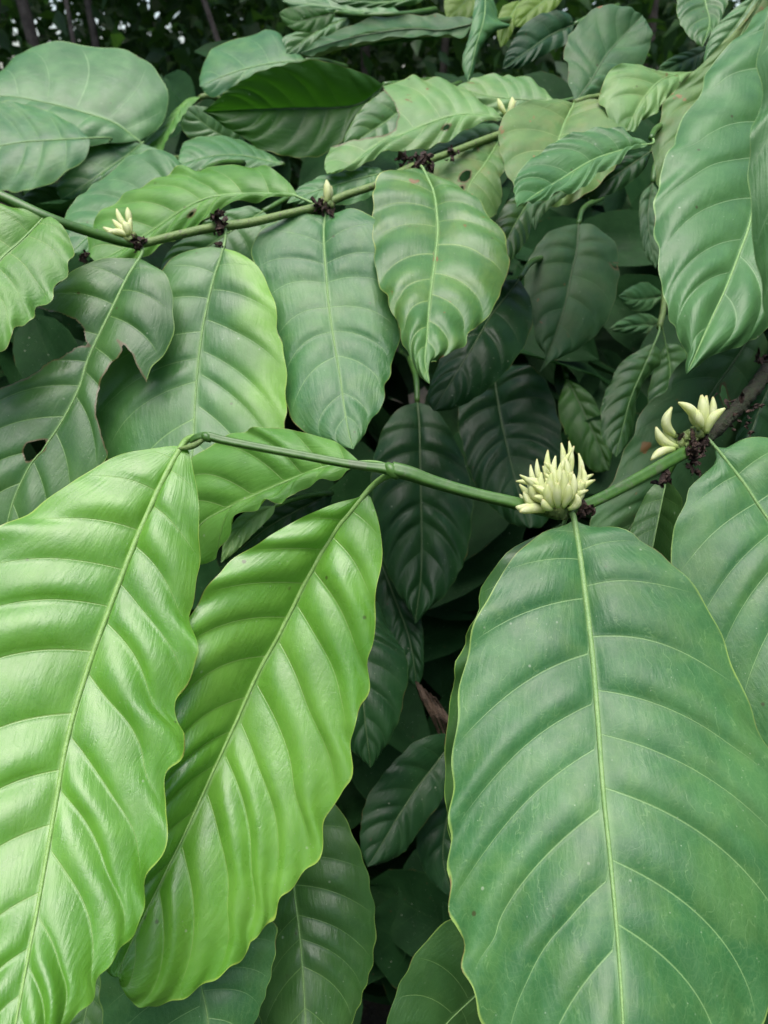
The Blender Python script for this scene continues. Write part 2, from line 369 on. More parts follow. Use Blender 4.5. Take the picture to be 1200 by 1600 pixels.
    if rib:
        rp = P[:, nh]+nr[:, nh]*(.0002)
        step = max(1, nu//48)
        rp = rp[::step]
        t = np.linspace(0, 1, len(rp)); rad = (.00100*(1-t)**.9+.00024)*(ml/.25)**.7*ribw
        if node is not None:
            nd = at(*[np.array(v) for v in node]); k = 7
            tt = np.linspace(0, 1, k, endpoint=False)[:, None]
            tang = rp[0]-rp[2]; tang /= np.linalg.norm(tang)
            L = np.linalg.norm(nd-rp[0]); c = rp[0]+tang*L*.55
            pet = (1-tt)**2*nd+2*tt*(1-tt)*c+tt**2*rp[0]
            rp = np.vstack([pet, rp]); rad = np.r_[np.linspace(rad[0]*1.25, rad[0]*1.05, k), rad]
        Vt, ft = tube_geo(rp, rad, 8)
        link_mesh('midrib', Vt, ft, M[LEAFRIB.get(mat, 'rib_m')], off=off_of(root), parent=o)
    return o

def pxtube(root, name, pts, mat, k=12, lobes=0, la=0., n=70, lump=0., seedv=1):
    """stem through (px, py, depth, width in px)"""
    Q, _ = spline(pts, n)
    P = at(Q[:, 0], Q[:, 1], Q[:, 2]); r = Q[:, 3]*.5/F*Q[:, 2]
    V, f = tube_geo(P, r, k, lobes, la)
    if lump:
        g = np.random.default_rng(seedv)
        V = V+g.normal(0, lump, V.shape)
    return link_mesh(name, V, f, M[mat], off=off_of(root), parent=root)

def bud_geo(p0, p1, w, bend=.15, side=None, k=8, n=11):
    p0, p1 = np.asarray(p0), np.asarray(p1); L = np.linalg.norm(p1-p0)
    ax = (p1-p0)/L
    sd = np.cross(ax, FW) if side is None else side
    sd = sd/np.linalg.norm(sd)
    t = np.linspace(0, 1, n)
    P = p0+ax*(t*L)[:, None]+sd*(bend*L*np.sin(np.pi*t))[:, None]
    r = w*.5*(.40+.62*np.sin(np.pi*np.clip(t*.86+.07, 0, 1))**1.3)*np.where(t > .66, 1-((t-.66)/.34)**2.6*.60, 1)
    return tube_geo(P, r, k, 4, .05)

def flower_cluster(root, base, buds, label=None, calyx=None, seed=3):
    """base (px,py,d); buds list of (bx,by,tx,ty,dd0,dd1,wpx,bend)"""
    g = np.random.default_rng(seed)
    bp = at(*[np.array(v) for v in base]); G = Geo()
    for c in (calyx or [(0, 0, 8), (8, -3, 6), (-7, 2, 6)]):
        p = at(np.array(base[0]+c[0]), np.array(base[1]+c[1]), np.array(base[2]-.002))
        rad = c[2]/F*base[2]
        V, f = tube_geo(np.array([p+np.array([0, 0, -1.])*rad, p-np.array([0, 0, .4])*rad, p+np.array([0, 0, .3])*rad, p+np.array([0, 0, .9])*rad]), np.array([.45, 1., .9, .35])*rad, 9)
        G.add(V+g.normal(0, rad*.12, V.shape), f)
    fc = G.build('flower_cluster', M['calyx'], off_of(root), root)
    if label: fc['label'] = label
    for b in buds:
        d0, d1 = base[2]+b[4], base[2]+b[5]
        V, f = bud_geo(at(np.array(b[0]), np.array(b[1]), np.array(d0)), at(np.array(b[2]), np.array(b[3]), np.array(d1)), b[6]/F*base[2], b[7])
        nb_ = len(V)//8
        uvb = np.stack([np.repeat(np.linspace(0, 1, nb_), 8), np.tile(np.abs(np.linspace(-1, 1, 8)), nb_)], 1)
        link_mesh('bud', V, f, M['bud'], off=off_of(root), parent=fc, uvs=uvb)
    return fc

def bracts(root, px, py, d, rx, ry, n, seed, size=7., name='dried_bract'):
    """a tuft of crumpled dry brown scales at a node"""
    g = np.random.default_rng(seed); G = Geo()
    for i in range(n):
        c = at(np.array(px+g.uniform(-rx, rx)), np.array(py+g.uniform(-ry, ry)), np.array(d+g.uniform(-.006, .004)))
        s_ = size/F*d*g.uniform(.6, 1.5)
        a1 = g.normal(0, 1, 3); a1 /= np.linalg.norm(a1); a2 = np.cross(a1, g.normal(0, 1, 3)); a2 /= np.linalg.norm(a2)
        t = np.linspace(-1, 1, 4); w = np.array([.35, .8, .7, .2])
        nrm = np.cross(a1, a2)
        V = []
        for k in range(4):
            for m_ in (-1, 0, 1):
                V.append(c+a1*t[k]*s_+a2*m_*w[k]*s_*.55+nrm*s_*(.35*abs(m_)+.25*math.sin(2.2*t[k]+i))+g.normal(0, s_*.10, 3))
        f = [(r_*3+q_, r_*3+q_+1, r_*3+q_+4, r_*3+q_+3) for r_ in range(3) for q_ in range(2)]
        G.add(np.array(V), f)
        if i % 3 == 0:
            V, f = tube_geo(np.array([c-a1*s_*.3, c, c+a1*s_*.4]), np.array([.3, .6, .25])*s_, 6); G.add(V+g.normal(0, s_*.12, V.shape), f)
    return G.build(name, M['bract'], off_of(root), root, smooth=False)

def twig_into(root, px, py, d, dx, dy, dd, w=9, mat='stem', n=24):
    """short piece of the twig that carries a leaf, running back into the bush"""
    return pxtube(root, 'twig', [(px, py, d, w), (px+dx*.35, py+dy*.3, d+dd*.35, w*1.05), (px+dx*.7, py+dy*.72, d+dd*.7, w*1.15), (px+dx, py+dy, d+dd, w*1.2)], mat, 10, n=n)

# ================================================================== THE PLACE
# ------------------------------------------------------------------ flowering branch in front
S1 = thing('coffee_branch', at(np.array(1200), np.array(560), np.array(.5)),
           'green flowering branch with two bright glossy young leaves and the biggest cream bud cluster', 'branch', 'flowering coffee branches')
pxtube(S1, 'stem', [(1230, 515, .53, 21), (1200, 575, .495, 22), (1175, 612, .475, 22), (1140, 650, .455, 22), (1105, 683, .44, 23), (1075, 704, .432, 22)], 'bark', 14, n=60, lump=.0005)
pxtube(S1, 'stem', [(1085, 700, .433, 22.1), (1050, 718, .425, 21.2), (1000, 746, .414, 20.2), (950, 773, .405, 19.3), (915, 789, .40, 19.3), (880, 801, .397, 22.1), (850, 797, .396, 19.3),
                    (800, 785, .395, 19.3), (740, 771, .394, 18.4), (680, 754, .393, 20.2), (640, 740, .392, 23.0), (612, 733, .392, 23.9)], 'stem', 24, 4, .10, n=130)
pxtube(S1, 'stem', [(620, 737, .392, 20.2), (608, 733, .392, 19.3), (585, 730, .392, 14.7), (540, 724, .392, 13.8), (470, 711, .392, 13.3), (400, 698, .392, 12.9), (350, 688, .392, 12.9),
                    (325, 682, .392, 13.8), (308, 684, .393, 12.0), (298, 690, .394, 9.2)], 'stem', 24, 4, .12, n=110)
# node collars and stipules
for (x0, y0, x1, y1, d_, w_) in ((603, 724, 622, 748, .391, 20), (316, 677, 330, 690, .391, 14)):
    P_ = at(np.linspace(x0, x1, 6), np.linspace(y0, y1, 6), np.full(6, d_))
    V_, f_ = tube_geo(P_, np.array([.4, .8, 1, .95, .7, .35])*w_*.5/F*d_, 12)
    link_mesh('stipule', V_, f_, M['stem'], off=off_of(S1), parent=S1)
V_, f_ = bud_geo(at(np.array(322), np.array(683), np.array(.391)), at(np.array(277), np.array(701), np.array(.393)), 10/F*.39, .10)
link_mesh('stipule', V_, f_, M['stem_l'], off=off_of(S1), parent=S1)

leaf(S1, [(284, 697), (252, 757), (210, 850), (165, 965), (130, 1063), (104, 1155), (82, 1280), (60, 1410), (38, 1530), (8, 1690)],
     [(296, 706), (303, 740), (310, 778), (311, 830), (312, 880), (304, 930), (296, 965), (308, 1010), (305, 1045), (285, 1080), (272, 1115), (290, 1150), (284, 1182), (259, 1215), (258, 1262), (263, 1310), (242, 1350), (226, 1382), (222, 1435), (190, 1482), (153, 1530), (144, 1562), (105, 1602), (55, 1660)],
     [(262, 697), (215, 705), (170, 716), (138, 736), (90, 768), (50, 797), (0, 830), (-45, 885), (-85, 960), (-115, 1060), (-130, 1170), (-128, 1290), (-110, 1410), (-80, 1530), (-35, 1640)],
     (.395, .335, .27), 13, 'young', (.008, .0), ribw=1.25, q=.125, ruf=.08, bow=.03, shear=.15, node=(318, 685, .392), res=1.25,
     label='large bright yellow-green glossy leaf filling the lower left corner')
leaf(S1, [(572, 770), (545, 802), (520, 835), (480, 905), (440, 985), (402, 1055), (372, 1122), (331, 1210), (293, 1292), (258, 1362), (222, 1435), (192, 1500), (186, 1528)],
     [(580, 779), (590, 810), (597, 850), (595, 890), (585, 930), (588, 975), (575, 1030), (577, 1075), (560, 1115), (548, 1150), (550, 1200), (535, 1240), (508, 1275), (503, 1325), (475, 1365), (440, 1400), (425, 1440), (395, 1465), (385, 1490), (340, 1525), (310, 1545), (260, 1570), (215, 1572), (194, 1550)],
     [(560, 777), (530, 785), (500, 795), (465, 812), (430, 832), (385, 860), (345, 890), (314, 930), (288, 985), (268, 1060), (248, 1150), (225, 1240), (200, 1330), (178, 1420), (163, 1490), (168, 1522)],
     (.405, .390, .342), 13, 'young', (-.012, -.018), ribw=1.2, q=.12, ruf=.08, bow=.03, shear=.16, node=(615, 741, .392), res=1.25,
     label='bright green glossy leaf hanging below the fork with its left half in shade')
leaf(S1, [(562, 722), (510, 730), (460, 747), (400, 772), (350, 796), (313, 820), (288, 868)],
     [(547, 708), (520, 687), (490, 680), (450, 669), (420, 668), (370, 677), (325, 697), (302, 717), (290, 750), (280, 800), (280, 845)],
     [(556, 731), (540, 737), (523, 750), (497, 750), (470, 763), (460, 777), (440, 787), (417, 783), (400, 793), (372, 806), (361, 832), (342, 865), (316, 882)],
     (.405, .43, .45), 8, 'light', (.012, -.012), q=.10, ruf=.11, bow=.04, node=(612, 731, .393), res=1.0, label='pale green leaf with rippled edge lying behind the stem')
leaf(S1, [(897, 812), (905, 860), (912, 910), (925, 1015), (934, 1120), (943, 1240), (955, 1358), (966, 1487), (973, 1600), (980, 1760)],
     [(880, 822), (850, 830), (830, 845), (800, 872), (778, 909), (746, 964), (726, 1037), (711, 1138), (707, 1212), (703, 1280), (701, 1395), (710, 1450), (726, 1478), (723, 1515), (742, 1560), (756, 1600), (800, 1680), (880, 1745)],
     [(915, 821), (935, 823), (960, 823), (987, 833), (1002, 847), (1030, 863), (1053, 887), (1077, 913), (1109, 952), (1145, 1047), (1177, 1120), (1191, 1161), (1206, 1195), (1228, 1270), (1240, 1360), (1235, 1460), (1205, 1560), (1150, 1660), (1075, 1735)],
     (.39, .32, .265), 11, 'mature', (.008, .012), q=.105, ruf=.06, bow=.035, shear=.18, vp=.66, node=(886, 803, .397), res=1.3, ribw=1.3,
     label='broad mid-green leaf hanging under the biggest bud cluster')
leaf(S1, [(882, 815), (850, 900), (830, 1000), (812, 1150), (802, 1300), (800, 1430)],
     [(850, 832), (800, 857), (770, 889), (751, 923), (747, 952), (730, 984), (725, 1010), (711, 1036), (707, 1080), (697, 1140), (696, 1250), (712, 1350), (755, 1415)],
     [(900, 850), (930, 950), (930, 1100), (900, 1250), (850, 1380)], (.41, .40, .40), 9, 'mid', (.005, .005), ruf=.1, node=(878, 806, .399), res=.7)
leaf(S1, [(1115, 696), (1133, 718), (1163, 757), (1183, 787), (1215, 835), (1262, 915), (1310, 1020), (1340, 1180)],
     [(1118, 712), (1117, 724), (1093, 747), (1077, 763), (1072, 783), (1057, 813), (1048, 850), (1050, 875), (1060, 930), (1085, 1000), (1130, 1090), (1180, 1160), (1240, 1210), (1300, 1215)],
     [(1133, 700), (1153, 690), (1173, 684), (1200, 685), (1270, 700), (1340, 760), (1400, 880), (1410, 1000), (1380, 1120)],
     (.43, .40, .36), 10, 'mature', (.0, .02), q=.09, ruf=.05, node=(1097, 681, .438), res=1.0, label='mid-green leaf cut off by the right edge below the woody part')

fb = [(842, 788, 806, 792, -.004, -.006, 17, .12), (850, 798, 812, 800, -.006, -.012, 16, -.1)]
g0 = np.random.default_rng(11)
rows = [  # (base x, base y, tip x, tip y, depth base, depth tip, width, bend)
 (846, 780, 806, 752, .004, .004, 15, -.15), (852, 776, 829, 726, .010, .012, 15, .08), (858, 770, 839, 717, .014, .016, 15, .08), (866, 766, 856, 703, .012, .016, 17, .05),
 (874, 764, 877, 692, .016, .022, 17, -.05), (880, 764, 889, 689, .010, .014, 16, -.06), (888, 766, 897, 697, .012, .016, 16, .06), (893, 772, 904, 708, .008, .010, 16, -.1),
 (898, 778, 909, 727, .004, .006, 16, -.12), (900, 782, 927, 741, .004, .008, 15, .12), (903, 786, 930, 750, -.002, -.002, 15, .14), (868, 770, 868, 712, .004, .004, 16, .04),
 (884, 772, 884, 716, .002, .000, 17, -.04), (876, 772, 893, 704, .006, .006, 16, .08), (856, 776, 848, 728, .006, .004, 15, -.06), (848, 784, 818, 748, -.002, -.004, 16, -.2),
 (853, 786, 828, 752, -.006, -.010, 17, .12), (860, 783, 846, 738, -.006, -.012, 17, .1), (868, 786, 862, 738, -.010, -.018, 18, .06), (876, 786, 880, 734, -.012, -.020, 18, -.05),
 (884, 788, 896, 740, -.010, -.016, 18, -.08), (890, 790, 908, 750, -.008, -.012, 17, -.14), (894, 792, 914, 758, -.004, -.010, 18, .2), (856, 790, 838, 762, -.010, -.018, 17, -.12),
 (864, 792, 856, 756, -.014, -.024, 18, .08), (872, 793, 872, 754, -.016, -.028, 18, .02), (880, 793, 888, 756, -.015, -.026, 18, -.06), (852, 794, 834, 776, -.010, -.016, 17, -.16),
 (862, 796, 848, 780, -.014, -.022, 17, .1), (846, 791, 818, 768, -.004, -.008, 16, .12), (872, 768, 850, 722, .000, .002, 15, -.1), (890, 776, 876, 724, -.002, -.006, 16, .1),
 (862, 776, 858, 724, -.002, -.004, 16, -.08), (896, 786, 920, 742, .006, .010, 15, .06), (888, 796, 900, 772, -.012, -.02, 16, -.2), (850, 790, 812, 772, .004, .002, 14, .14)]
for k_ in range(26):
    x_ = 872+g0.uniform(-22, 26); y_ = 786+g0.uniform(-12, 8); a_ = g0.uniform(-1.1, 1.15); L_ = g0.uniform(38, 62)
    rows.append((x_, y_, x_+math.sin(a_)*L_*.95, y_-math.cos(a_)*L_*.85, -.004, g0.uniform(-.02, .004), g0.uniform(14, 18), g0.uniform(-.14, .14)))
rows = [(a, b_, c, d_, e0, e0+(e1-e0)*.55, w_*.70, bd*1.5) for a, b_, c, d_, e0, e1, w_, bd in rows]
flower_cluster(S1, (874, 799, .395), fb+rows, 'largest cream bud cluster, a dense fan of pointed buds', [(0, -2, 13), (14, -8, 10), (-12, -3, 11), (6, 4, 9), (-4, -10, 12), (18, -14, 9), (-20, -4, 8)])
flower_cluster(S1, (1092, 674, .432), [
 (1092, 672, 1060, 629, -.006, -.010, 15, -.16), (1090, 668, 1082, 634, .004, .004, 13, .1), (1097, 674, 1096, 617, -.004, -.006, 18, -.05), (1104, 672, 1104, 618, .002, .0, 15, .06), (1108, 670, 1114, 620, .004, .004, 12, -.05),
 (1104, 677, 1133, 638, -.006, -.010, 14, .14), (1098, 668, 1090, 640, -.008, -.010, 13, .08)], 'small bud cluster with upright pointed cream buds on the woody node', [(0, 0, 12), (8, -4, 9), (-14, 4, 10), (-22, 8, 8), (-8, 12, 8)])
flower_cluster(S1, (1062, 692, .432), [(1057, 682, 1050, 636, -.004, -.008, 14, .28), (1058, 698, 1025, 667, -.004, -.008, 14, .18), (1056, 694, 1039, 662, -.002, -.002, 12, .12), (1054, 702, 1017, 719, -.006, -.010, 13, -.12)],
               None, [(0, 0, 9), (8, 4, 8), (-2, 8, 7), (12, -6, 7)])
bracts(S1, 1080, 694, .430, 24, 16, 26, 5, 8)
bracts(S1, 1084, 722, .430, 7, 18, 9, 6, 11)
bracts(S1, 1037, 746, .424, 10, 8, 9, 7, 8)
bracts(S1, 915, 795, .397, 12, 9, 13, 8, 8)
bracts(S1, 1150, 650, .455, 40, 34, 20, 9, 6)
bracts(S1, 1195, 572, .49, 10, 20, 12, 10, 7)

# ------------------------------------------------------------------ flowering branch at the upper left
S2 = thing('coffee_branch', at(np.array(0), np.array(305), np.array(.5)),
           'flowering branch from the left edge with a torn dark leaf and small bud tufts', 'branch', 'flowering coffee branches')
pxtube(S2, 'stem', [(-60, 285, .49, 17.2), (0, 306, .495, 16.3), (66, 336, .50, 15.5), (120, 356, .51, 14.6), (180, 374, .525, 15.5), (212, 380, .53, 17.2)], 'stem', 14, 4, .05, n=60)
pxtube(S2, 'stem', [(205, 381, .53, 13.8), (225, 380, .533, 12.9), (270, 369, .54, 12.9), (330, 356, .55, 13.8), (390, 348, .56, 13.8), (450, 334, .57, 12.0), (500, 322, .58, 12.9), (540, 305, .59, 12.0), (590, 288, .60, 11.2),
                    (640, 262, .62, 11.2), (700, 240, .65, 10.3), (760, 217, .68, 10.3), (800, 203, .70, 9.5)], 'stem_l', 12, 4, .04, n=100)
leaf(S2, [(72, 336), (30, 380), (0, 409), (-40, 470), (-75, 560)],
     [(84, 341), (100, 357), (115, 390), (108, 410), (107, 430), (92, 438), (85, 452), (85, 470), (73, 478), (54, 478), (51, 500), (27, 508), (19, 528), (9, 545), (-15, 550), (-45, 565)],
     [(60, 334), (40, 327), (0, 318), (-60, 335), (-105, 410), (-110, 500)], (.50, .475, .45), 8, 'light', (0, 0), q=.07, ruf=.14, node=(68, 333, .50), res=.9, label='bright green leaf with scalloped edge cut off by the left edge')
leaf(S2, [(218, 404), (200, 433), (177, 480), (157, 520), (137, 563), (123, 607), (97, 657), (70, 697), (45, 730), (20, 785), (5, 850)],
     [(232, 411), (257, 427), (267, 447), (271, 478), (272, 513), (264, 543), (240, 572), (229, 597), (195, 650), (168, 710), (125, 780), (70, 835)],
     [(187, 403), (160, 403), (123, 417), (90, 440), (57, 480), (20, 540), (-20, 610), (-50, 680), (-60, 760), (-30, 830)],
     (.525, .50, .48), 10, 'mid', (.0, .004), q=.075, ruf=.03, node=(221, 385, .53), res=1.6, label='dark torn leaf with ragged bites reaching its midrib',
     holes=[[(229, 598), (217, 577), (207, 553), (196, 540), (183, 531), (192, 547), (184, 560), (170, 573), (158, 592), (152, 620), (150, 650), (158, 680), (164, 698), (175, 720), (270, 740), (320, 600), (250, 585)],
            [(50, 478), (77, 487), (92, 488), (104, 494), (117, 499), (130, 513), (132, 524), (134, 534), (141, 541), (128, 540), (117, 543), (100, 556), (82, 562), (62, 578), (43, 590), (0, 607), (-70, 610), (-70, 480)],
            [(42, 692), (60, 688), (74, 688), (70, 702), (55, 716), (42, 722), (36, 705)]])
leaf(S2, [(349, 388), (346, 400), (333, 440), (320, 493), (312, 540), (307, 590), (304, 633), (302, 690), (298, 740), (296, 800)],
     [(372, 394), (397, 410), (408, 425), (420, 448), (433, 487), (435, 500), (432, 517), (443, 541), (447, 583), (447, 633), (446, 667), (434, 720), (400, 775), (350, 808)],
     [(325, 386), (290, 392), (262, 412), (235, 450), (210, 490), (183, 535), (165, 575), (154, 620), (152, 655), (163, 697), (182, 745), (222, 790), (268, 815)],
     (.545, .525, .50), 9, 'limed', (.0, .01), q=.07, ruf=.05, node=(352, 358, .55), res=1.0, label='broad leaf with a yellow-green right margin hanging beside the torn leaf')
leaf(S2, [(508, 337), (506, 370), (510, 433), (515, 487), (523, 540), (532, 593), (538, 637), (545, 677), (552, 702)],
     [(485, 334), (463, 331), (427, 344), (402, 366), (393, 390), (400, 428), (412, 480), (425, 540), (437, 590), (448, 633), (460, 660), (480, 680), (510, 690), (535, 699)],
     [(530, 331), (550, 326), (580, 336), (606, 370), (619, 420), (625, 470), (624, 510), (623, 540), (613, 560), (611, 582), (602, 600), (600, 623), (593, 643), (580, 654), (570, 677)],
     (.575, .545, .51), 10, 'mature', (.01, .01), q=.07, ruf=.05, node=(507, 322, .58), res=1.0, label='grey-green oval leaf hanging below the middle bud pair')
leaf(S2, [(662, 266), (678, 300), (683, 335), (684, 362), (680, 405), (675, 442), (670, 487), (667, 530), (664, 565), (671, 600)],
     [(640, 263), (607, 267), (590, 276), (584, 300), (582, 350), (585, 390), (587, 423), (593, 447), (605, 460), (607, 477), (620, 500), (625, 515), (627, 532), (640, 557), (653, 583), (664, 596)],
     [(697, 282), (733, 305), (760, 337), (783, 363), (793, 387), (790, 403), (795, 415), (793, 431), (782, 450), (778, 470), (760, 497), (733, 520), (727, 538), (700, 553), (674, 564), (668, 580)],
     (.61, .54, .49), 10, 'spotted', (.012, .012), q=.095, ruf=.06, bow=.05, node=(648, 258, .622), res=1.1, label='oval green leaf with rusty spots and a curled pointed tip')
leaf(S2, [(466, 308), (450, 303), (400, 304), (333, 310), (290, 328), (253, 352), (215, 376), (178, 396), (148, 408)],
     [(455, 290), (443, 277), (420, 263), (400, 257), (360, 259), (327, 259), (307, 267), (283, 263), (247, 277), (213, 293), (187, 313), (158, 330), (141, 358), (138, 387), (140, 400)],
     [(455, 308), (437, 308), (410, 314), (387, 313), (347, 321), (327, 342), (300, 355), (267, 373), (232, 396), (195, 410), (165, 413)],
     (.585, .60, .60), 9, 'light', (.02, -.005), q=.08, ruf=.10, node=(502, 322, .58), res=.9, label='light green leaf lying above the stem with a small brown tear',
     holes=[[(292, 340), (297, 333), (305, 328), (300, 338)]])
leaf(S2, [(786, 186), (747, 180), (710, 183), (667, 197), (627, 213), (587, 228), (560, 247), (533, 267), (511, 272)],
     [(772, 172), (760, 165), (733, 143), (707, 127), (690, 122), (667, 123), (647, 117), (630, 122), (605, 128), (575, 150), (545, 185), (525, 215), (512, 240), (507, 262)],
     [(777, 190), (767, 188), (733, 198), (720, 208), (700, 220), (667, 228), (640, 233), (607, 234), (580, 248), (560, 261), (533, 270)],
     (.70, .69, .66), 9, 'pale', (.03, -.01), q=.09, ruf=.07, node=(792, 200, .70), res=1.1, label='mottled pale leaf with a torn bay in its upper edge',
     holes=[[(590, 120), (600, 143), (613, 157), (618, 168), (623, 180), (619, 192), (618, 203), (608, 208), (596, 212), (570, 215), (545, 220), (520, 228), (500, 230), (500, 120)], [(690, 203), (697, 194), (704, 195), (700, 203)]])
leaf(S2, [(778, 222), (757, 257), (733, 293), (728, 322), (740, 345)],
     [(760, 221), (733, 226), (695, 240), (668, 264), (676, 292), (705, 325), (725, 342)],
     [(785, 245), (790, 264), (780, 280), (785, 306), (772, 337), (755, 346)], (.69, .66, .64), 7, 'yellow', (.0, .0), q=.08, ruf=.1, node=(775, 212, .685), res=1.0,
     holes=[[(722, 270), (730, 266), (736, 267), (734, 278), (728, 284), (716, 283)], [(719, 291), (726, 290), (724, 297), (719, 296)]], label='yellowing leaf with ragged holes behind the spotted leaf')
leaf(S2, [(786, 203), (740, 215), (700, 230), (650, 252)], [(770, 192), (740, 198), (700, 218), (662, 242)], [(775, 220), (740, 230), (700, 245), (670, 254)], (.71, .73, .74), 8, 'dull', (.02, 0), res=.7)
flower_cluster(S2, (203, 373, .528), [(203, 371, 161, 355, 0, -.004, 11, .06), (203, 369, 168, 363, -.003, -.006, 10, -.1), (203, 366, 176, 343, 0, 0, 10, .05), (202, 360, 182, 326, .004, .004, 10, .08), (203, 352, 199, 324, .006, .006, 10, 0), (200, 368, 191, 345, -.004, -.006, 11, -.1), (206, 370, 205, 340, .0, .0, 9, .1)],
               'leftmost bud cluster, a small spray of slender cream buds', [(0, 0, 6), (6, -6, 5), (-5, 0, 5)])
flower_cluster(S2, (511, 316, .577), [(510, 317, 510, 281, -.004, -.006, 12, -.05), (515, 315, 518, 291, -.002, -.004, 12, .1)], 'pair of cream buds at the node above the oval leaf', [(0, 2, 8), (-6, -3, 6), (6, 4, 6)])
flower_cluster(S2, (792, 190, .69), [(790, 178, 778, 154, 0, 0, 9, .05), (794, 178, 800, 152, 0, 0, 11, -.1), (796, 180, 806, 158, 0, 0, 9, .1)], 'farthest tiny bud pair beside a mottled leaf', [(0, 0, 6)])
bracts(S2, 215, 379, .528, 12, 9, 16, 21, 7)
bracts(S2, 343, 347, .548, 11, 20, 24, 22, 8)
bracts(S2, 345, 383, .545, 8, 8, 6, 23, 5)
bracts(S2, 506, 322, .576, 16, 12, 18, 24, 7)
bracts(S2, 648, 256, .618, 26, 14, 34, 25, 8)
bracts(S2, 706, 240, .65, 12, 8, 8, 26, 6)
bracts(S2, 130, 400, .54, 10, 5, 5, 27, 8)

SH = 'single leaves and shoots among the coffee branches'
def shoot(px, py, d, label, cat='leafy twig', name='leafy_twig', group=SH):
    return thing(name, at(np.array(px), np.array(py), np.array(d)), label, cat, group)

# ------------------------------------------------------------------ right side, upper leaves
S = shoot(1215, -40, .58, 'long blue-green leaf hanging from the top right corner with a yellower leaf behind it')
pxtube(S, 'twig', [(1212, -35, .56, 16), (1225, -90, .58, 18), (1260, -150, .62, 20)], 'stem', n=14)
leaf(S, [(1212, -35), (1216, 60), (1207, 170), (1190, 275), (1171, 352), (1157, 390), (1133, 450), (1110, 500), (1090, 545), (1073, 584)],
     [(1205, -10), (1197, 13), (1177, 27), (1163, 50), (1130, 83), (1110, 107), (1097, 123), (1095, 147), (1087, 163), (1063, 187), (1055, 213), (1052, 233), (1033, 253), (1030, 280), (1022, 310), (1018, 333), (1023, 377), (1027, 417), (1032, 450), (1041, 480), (1063, 527), (1075, 549), (1072, 568)],
     [(1235, 0), (1262, 60), (1290, 160), (1300, 260), (1285, 350), (1262, 430), (1230, 490), (1193, 519), (1163, 538), (1127, 550), (1100, 564), (1082, 578)],
     (.56, .49, .43), 10, 'blue', (.005, .0), q=.07, ruf=.05, bow=.06, res=1.2)
leaf(S, [(1200, -20), (1140, 90), (1100, 190), (1060, 290), (1040, 345)],
     [(1180, 5), (1155, 40), (1133, 63), (1100, 97), (1083, 113), (1067, 130), (1037, 160), (1033, 187), (1027, 200), (1020, 222), (1020, 242), (1026, 275), (1032, 320)],
     [(1210, 60), (1180, 200), (1120, 310)], (.60, .60, .57), 9, 'yellow', (.0, .01), q=.07, ruf=.08, res=.9, label='yellow-green leaf mostly hidden behind the long leaf')
S = shoot(1190, -20, .66, 'small grey-blue leaf tucked behind the top of the long right-hand leaf')
leaf(S, [(1190, -20), (1150, 40), (1115, 85), (1096, 118)], [(1165, 0), (1143, 17), (1117, 43), (1107, 63), (1100, 90)], [(1195, 30), (1160, 80), (1120, 115)], (.66, .66, .66), 7, 'blue', res=.7)
pxtube(S, 'twig', [(1190, -20, .66, 8), (1205, -60, .67, 10), (1230, -110, .7, 11)], 'stem', n=12)
S = shoot(1240, -80, .27, 'blurred blue-green leaf very close to the camera along the right edge')
leaf(S, [(1246, -80), (1254, 100), (1250, 300), (1242, 450), (1228, 570)],
     [(1215, -40), (1198, 20), (1190, 60), (1183, 97), (1188, 133), (1190, 165), (1172, 205), (1171, 250), (1171, 300), (1177, 350), (1183, 410), (1192, 450), (1195, 490), (1207, 540)],
     [(1280, -40), (1330, 60), (1350, 200), (1330, 400), (1270, 530)], (.27, .25, .25), 8, 'blue', (.004, 0), ruf=.06, res=.8)
pxtube(S, 'twig', [(1246, -80, .27, 16), (1260, -140, .28, 18), (1300, -200, .3, 18)], 'stem', n=12)

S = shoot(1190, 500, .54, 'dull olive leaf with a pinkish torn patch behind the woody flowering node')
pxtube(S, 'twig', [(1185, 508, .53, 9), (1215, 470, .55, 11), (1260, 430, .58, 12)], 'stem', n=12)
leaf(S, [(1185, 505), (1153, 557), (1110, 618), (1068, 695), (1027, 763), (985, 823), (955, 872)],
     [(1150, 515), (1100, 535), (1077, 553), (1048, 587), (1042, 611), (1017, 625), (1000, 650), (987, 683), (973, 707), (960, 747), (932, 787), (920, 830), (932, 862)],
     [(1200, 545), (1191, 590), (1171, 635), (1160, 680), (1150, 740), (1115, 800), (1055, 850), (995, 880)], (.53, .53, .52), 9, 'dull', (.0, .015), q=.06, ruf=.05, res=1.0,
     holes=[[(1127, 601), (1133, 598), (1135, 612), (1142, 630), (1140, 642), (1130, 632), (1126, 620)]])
S = shoot(1052, 715, .50, 'folded dull green leaf with a pale crease directly under the small bud cluster')
pxtube(S, 'twig', [(1044, 742, .475, 8), (1060, 715, .47, 9), (1085, 705, .46, 10)], 'stem', n=12)
leaf(S, [(1042, 745), (1034, 785), (1025, 830), (1016, 870), (998, 930)], [(1015, 765), (990, 815), (975, 870), (980, 915)], [(1062, 775), (1068, 815), (1055, 865), (1025, 915)], (.48, .47, .46), 7, 'mid', (.01, .02), q=.06, res=.8, bow=-.05)
S = shoot(1230, 560, .52, 'dark narrow leaf under the bark-covered stem at the right edge')
leaf(S, [(1225, 570), (1197, 615), (1172, 680), (1152, 745)], [(1185, 610), (1165, 645), (1150, 685), (1146, 722)], [(1250, 640), (1222, 705), (1180, 745)], (.52, .52, .51), 8, 'dark', (.01, .01), res=.7)
pxtube(S, 'twig', [(1225, 570, .52, 8), (1245, 530, .53, 9), (1270, 500, .55, 10)], 'stem', n=10)

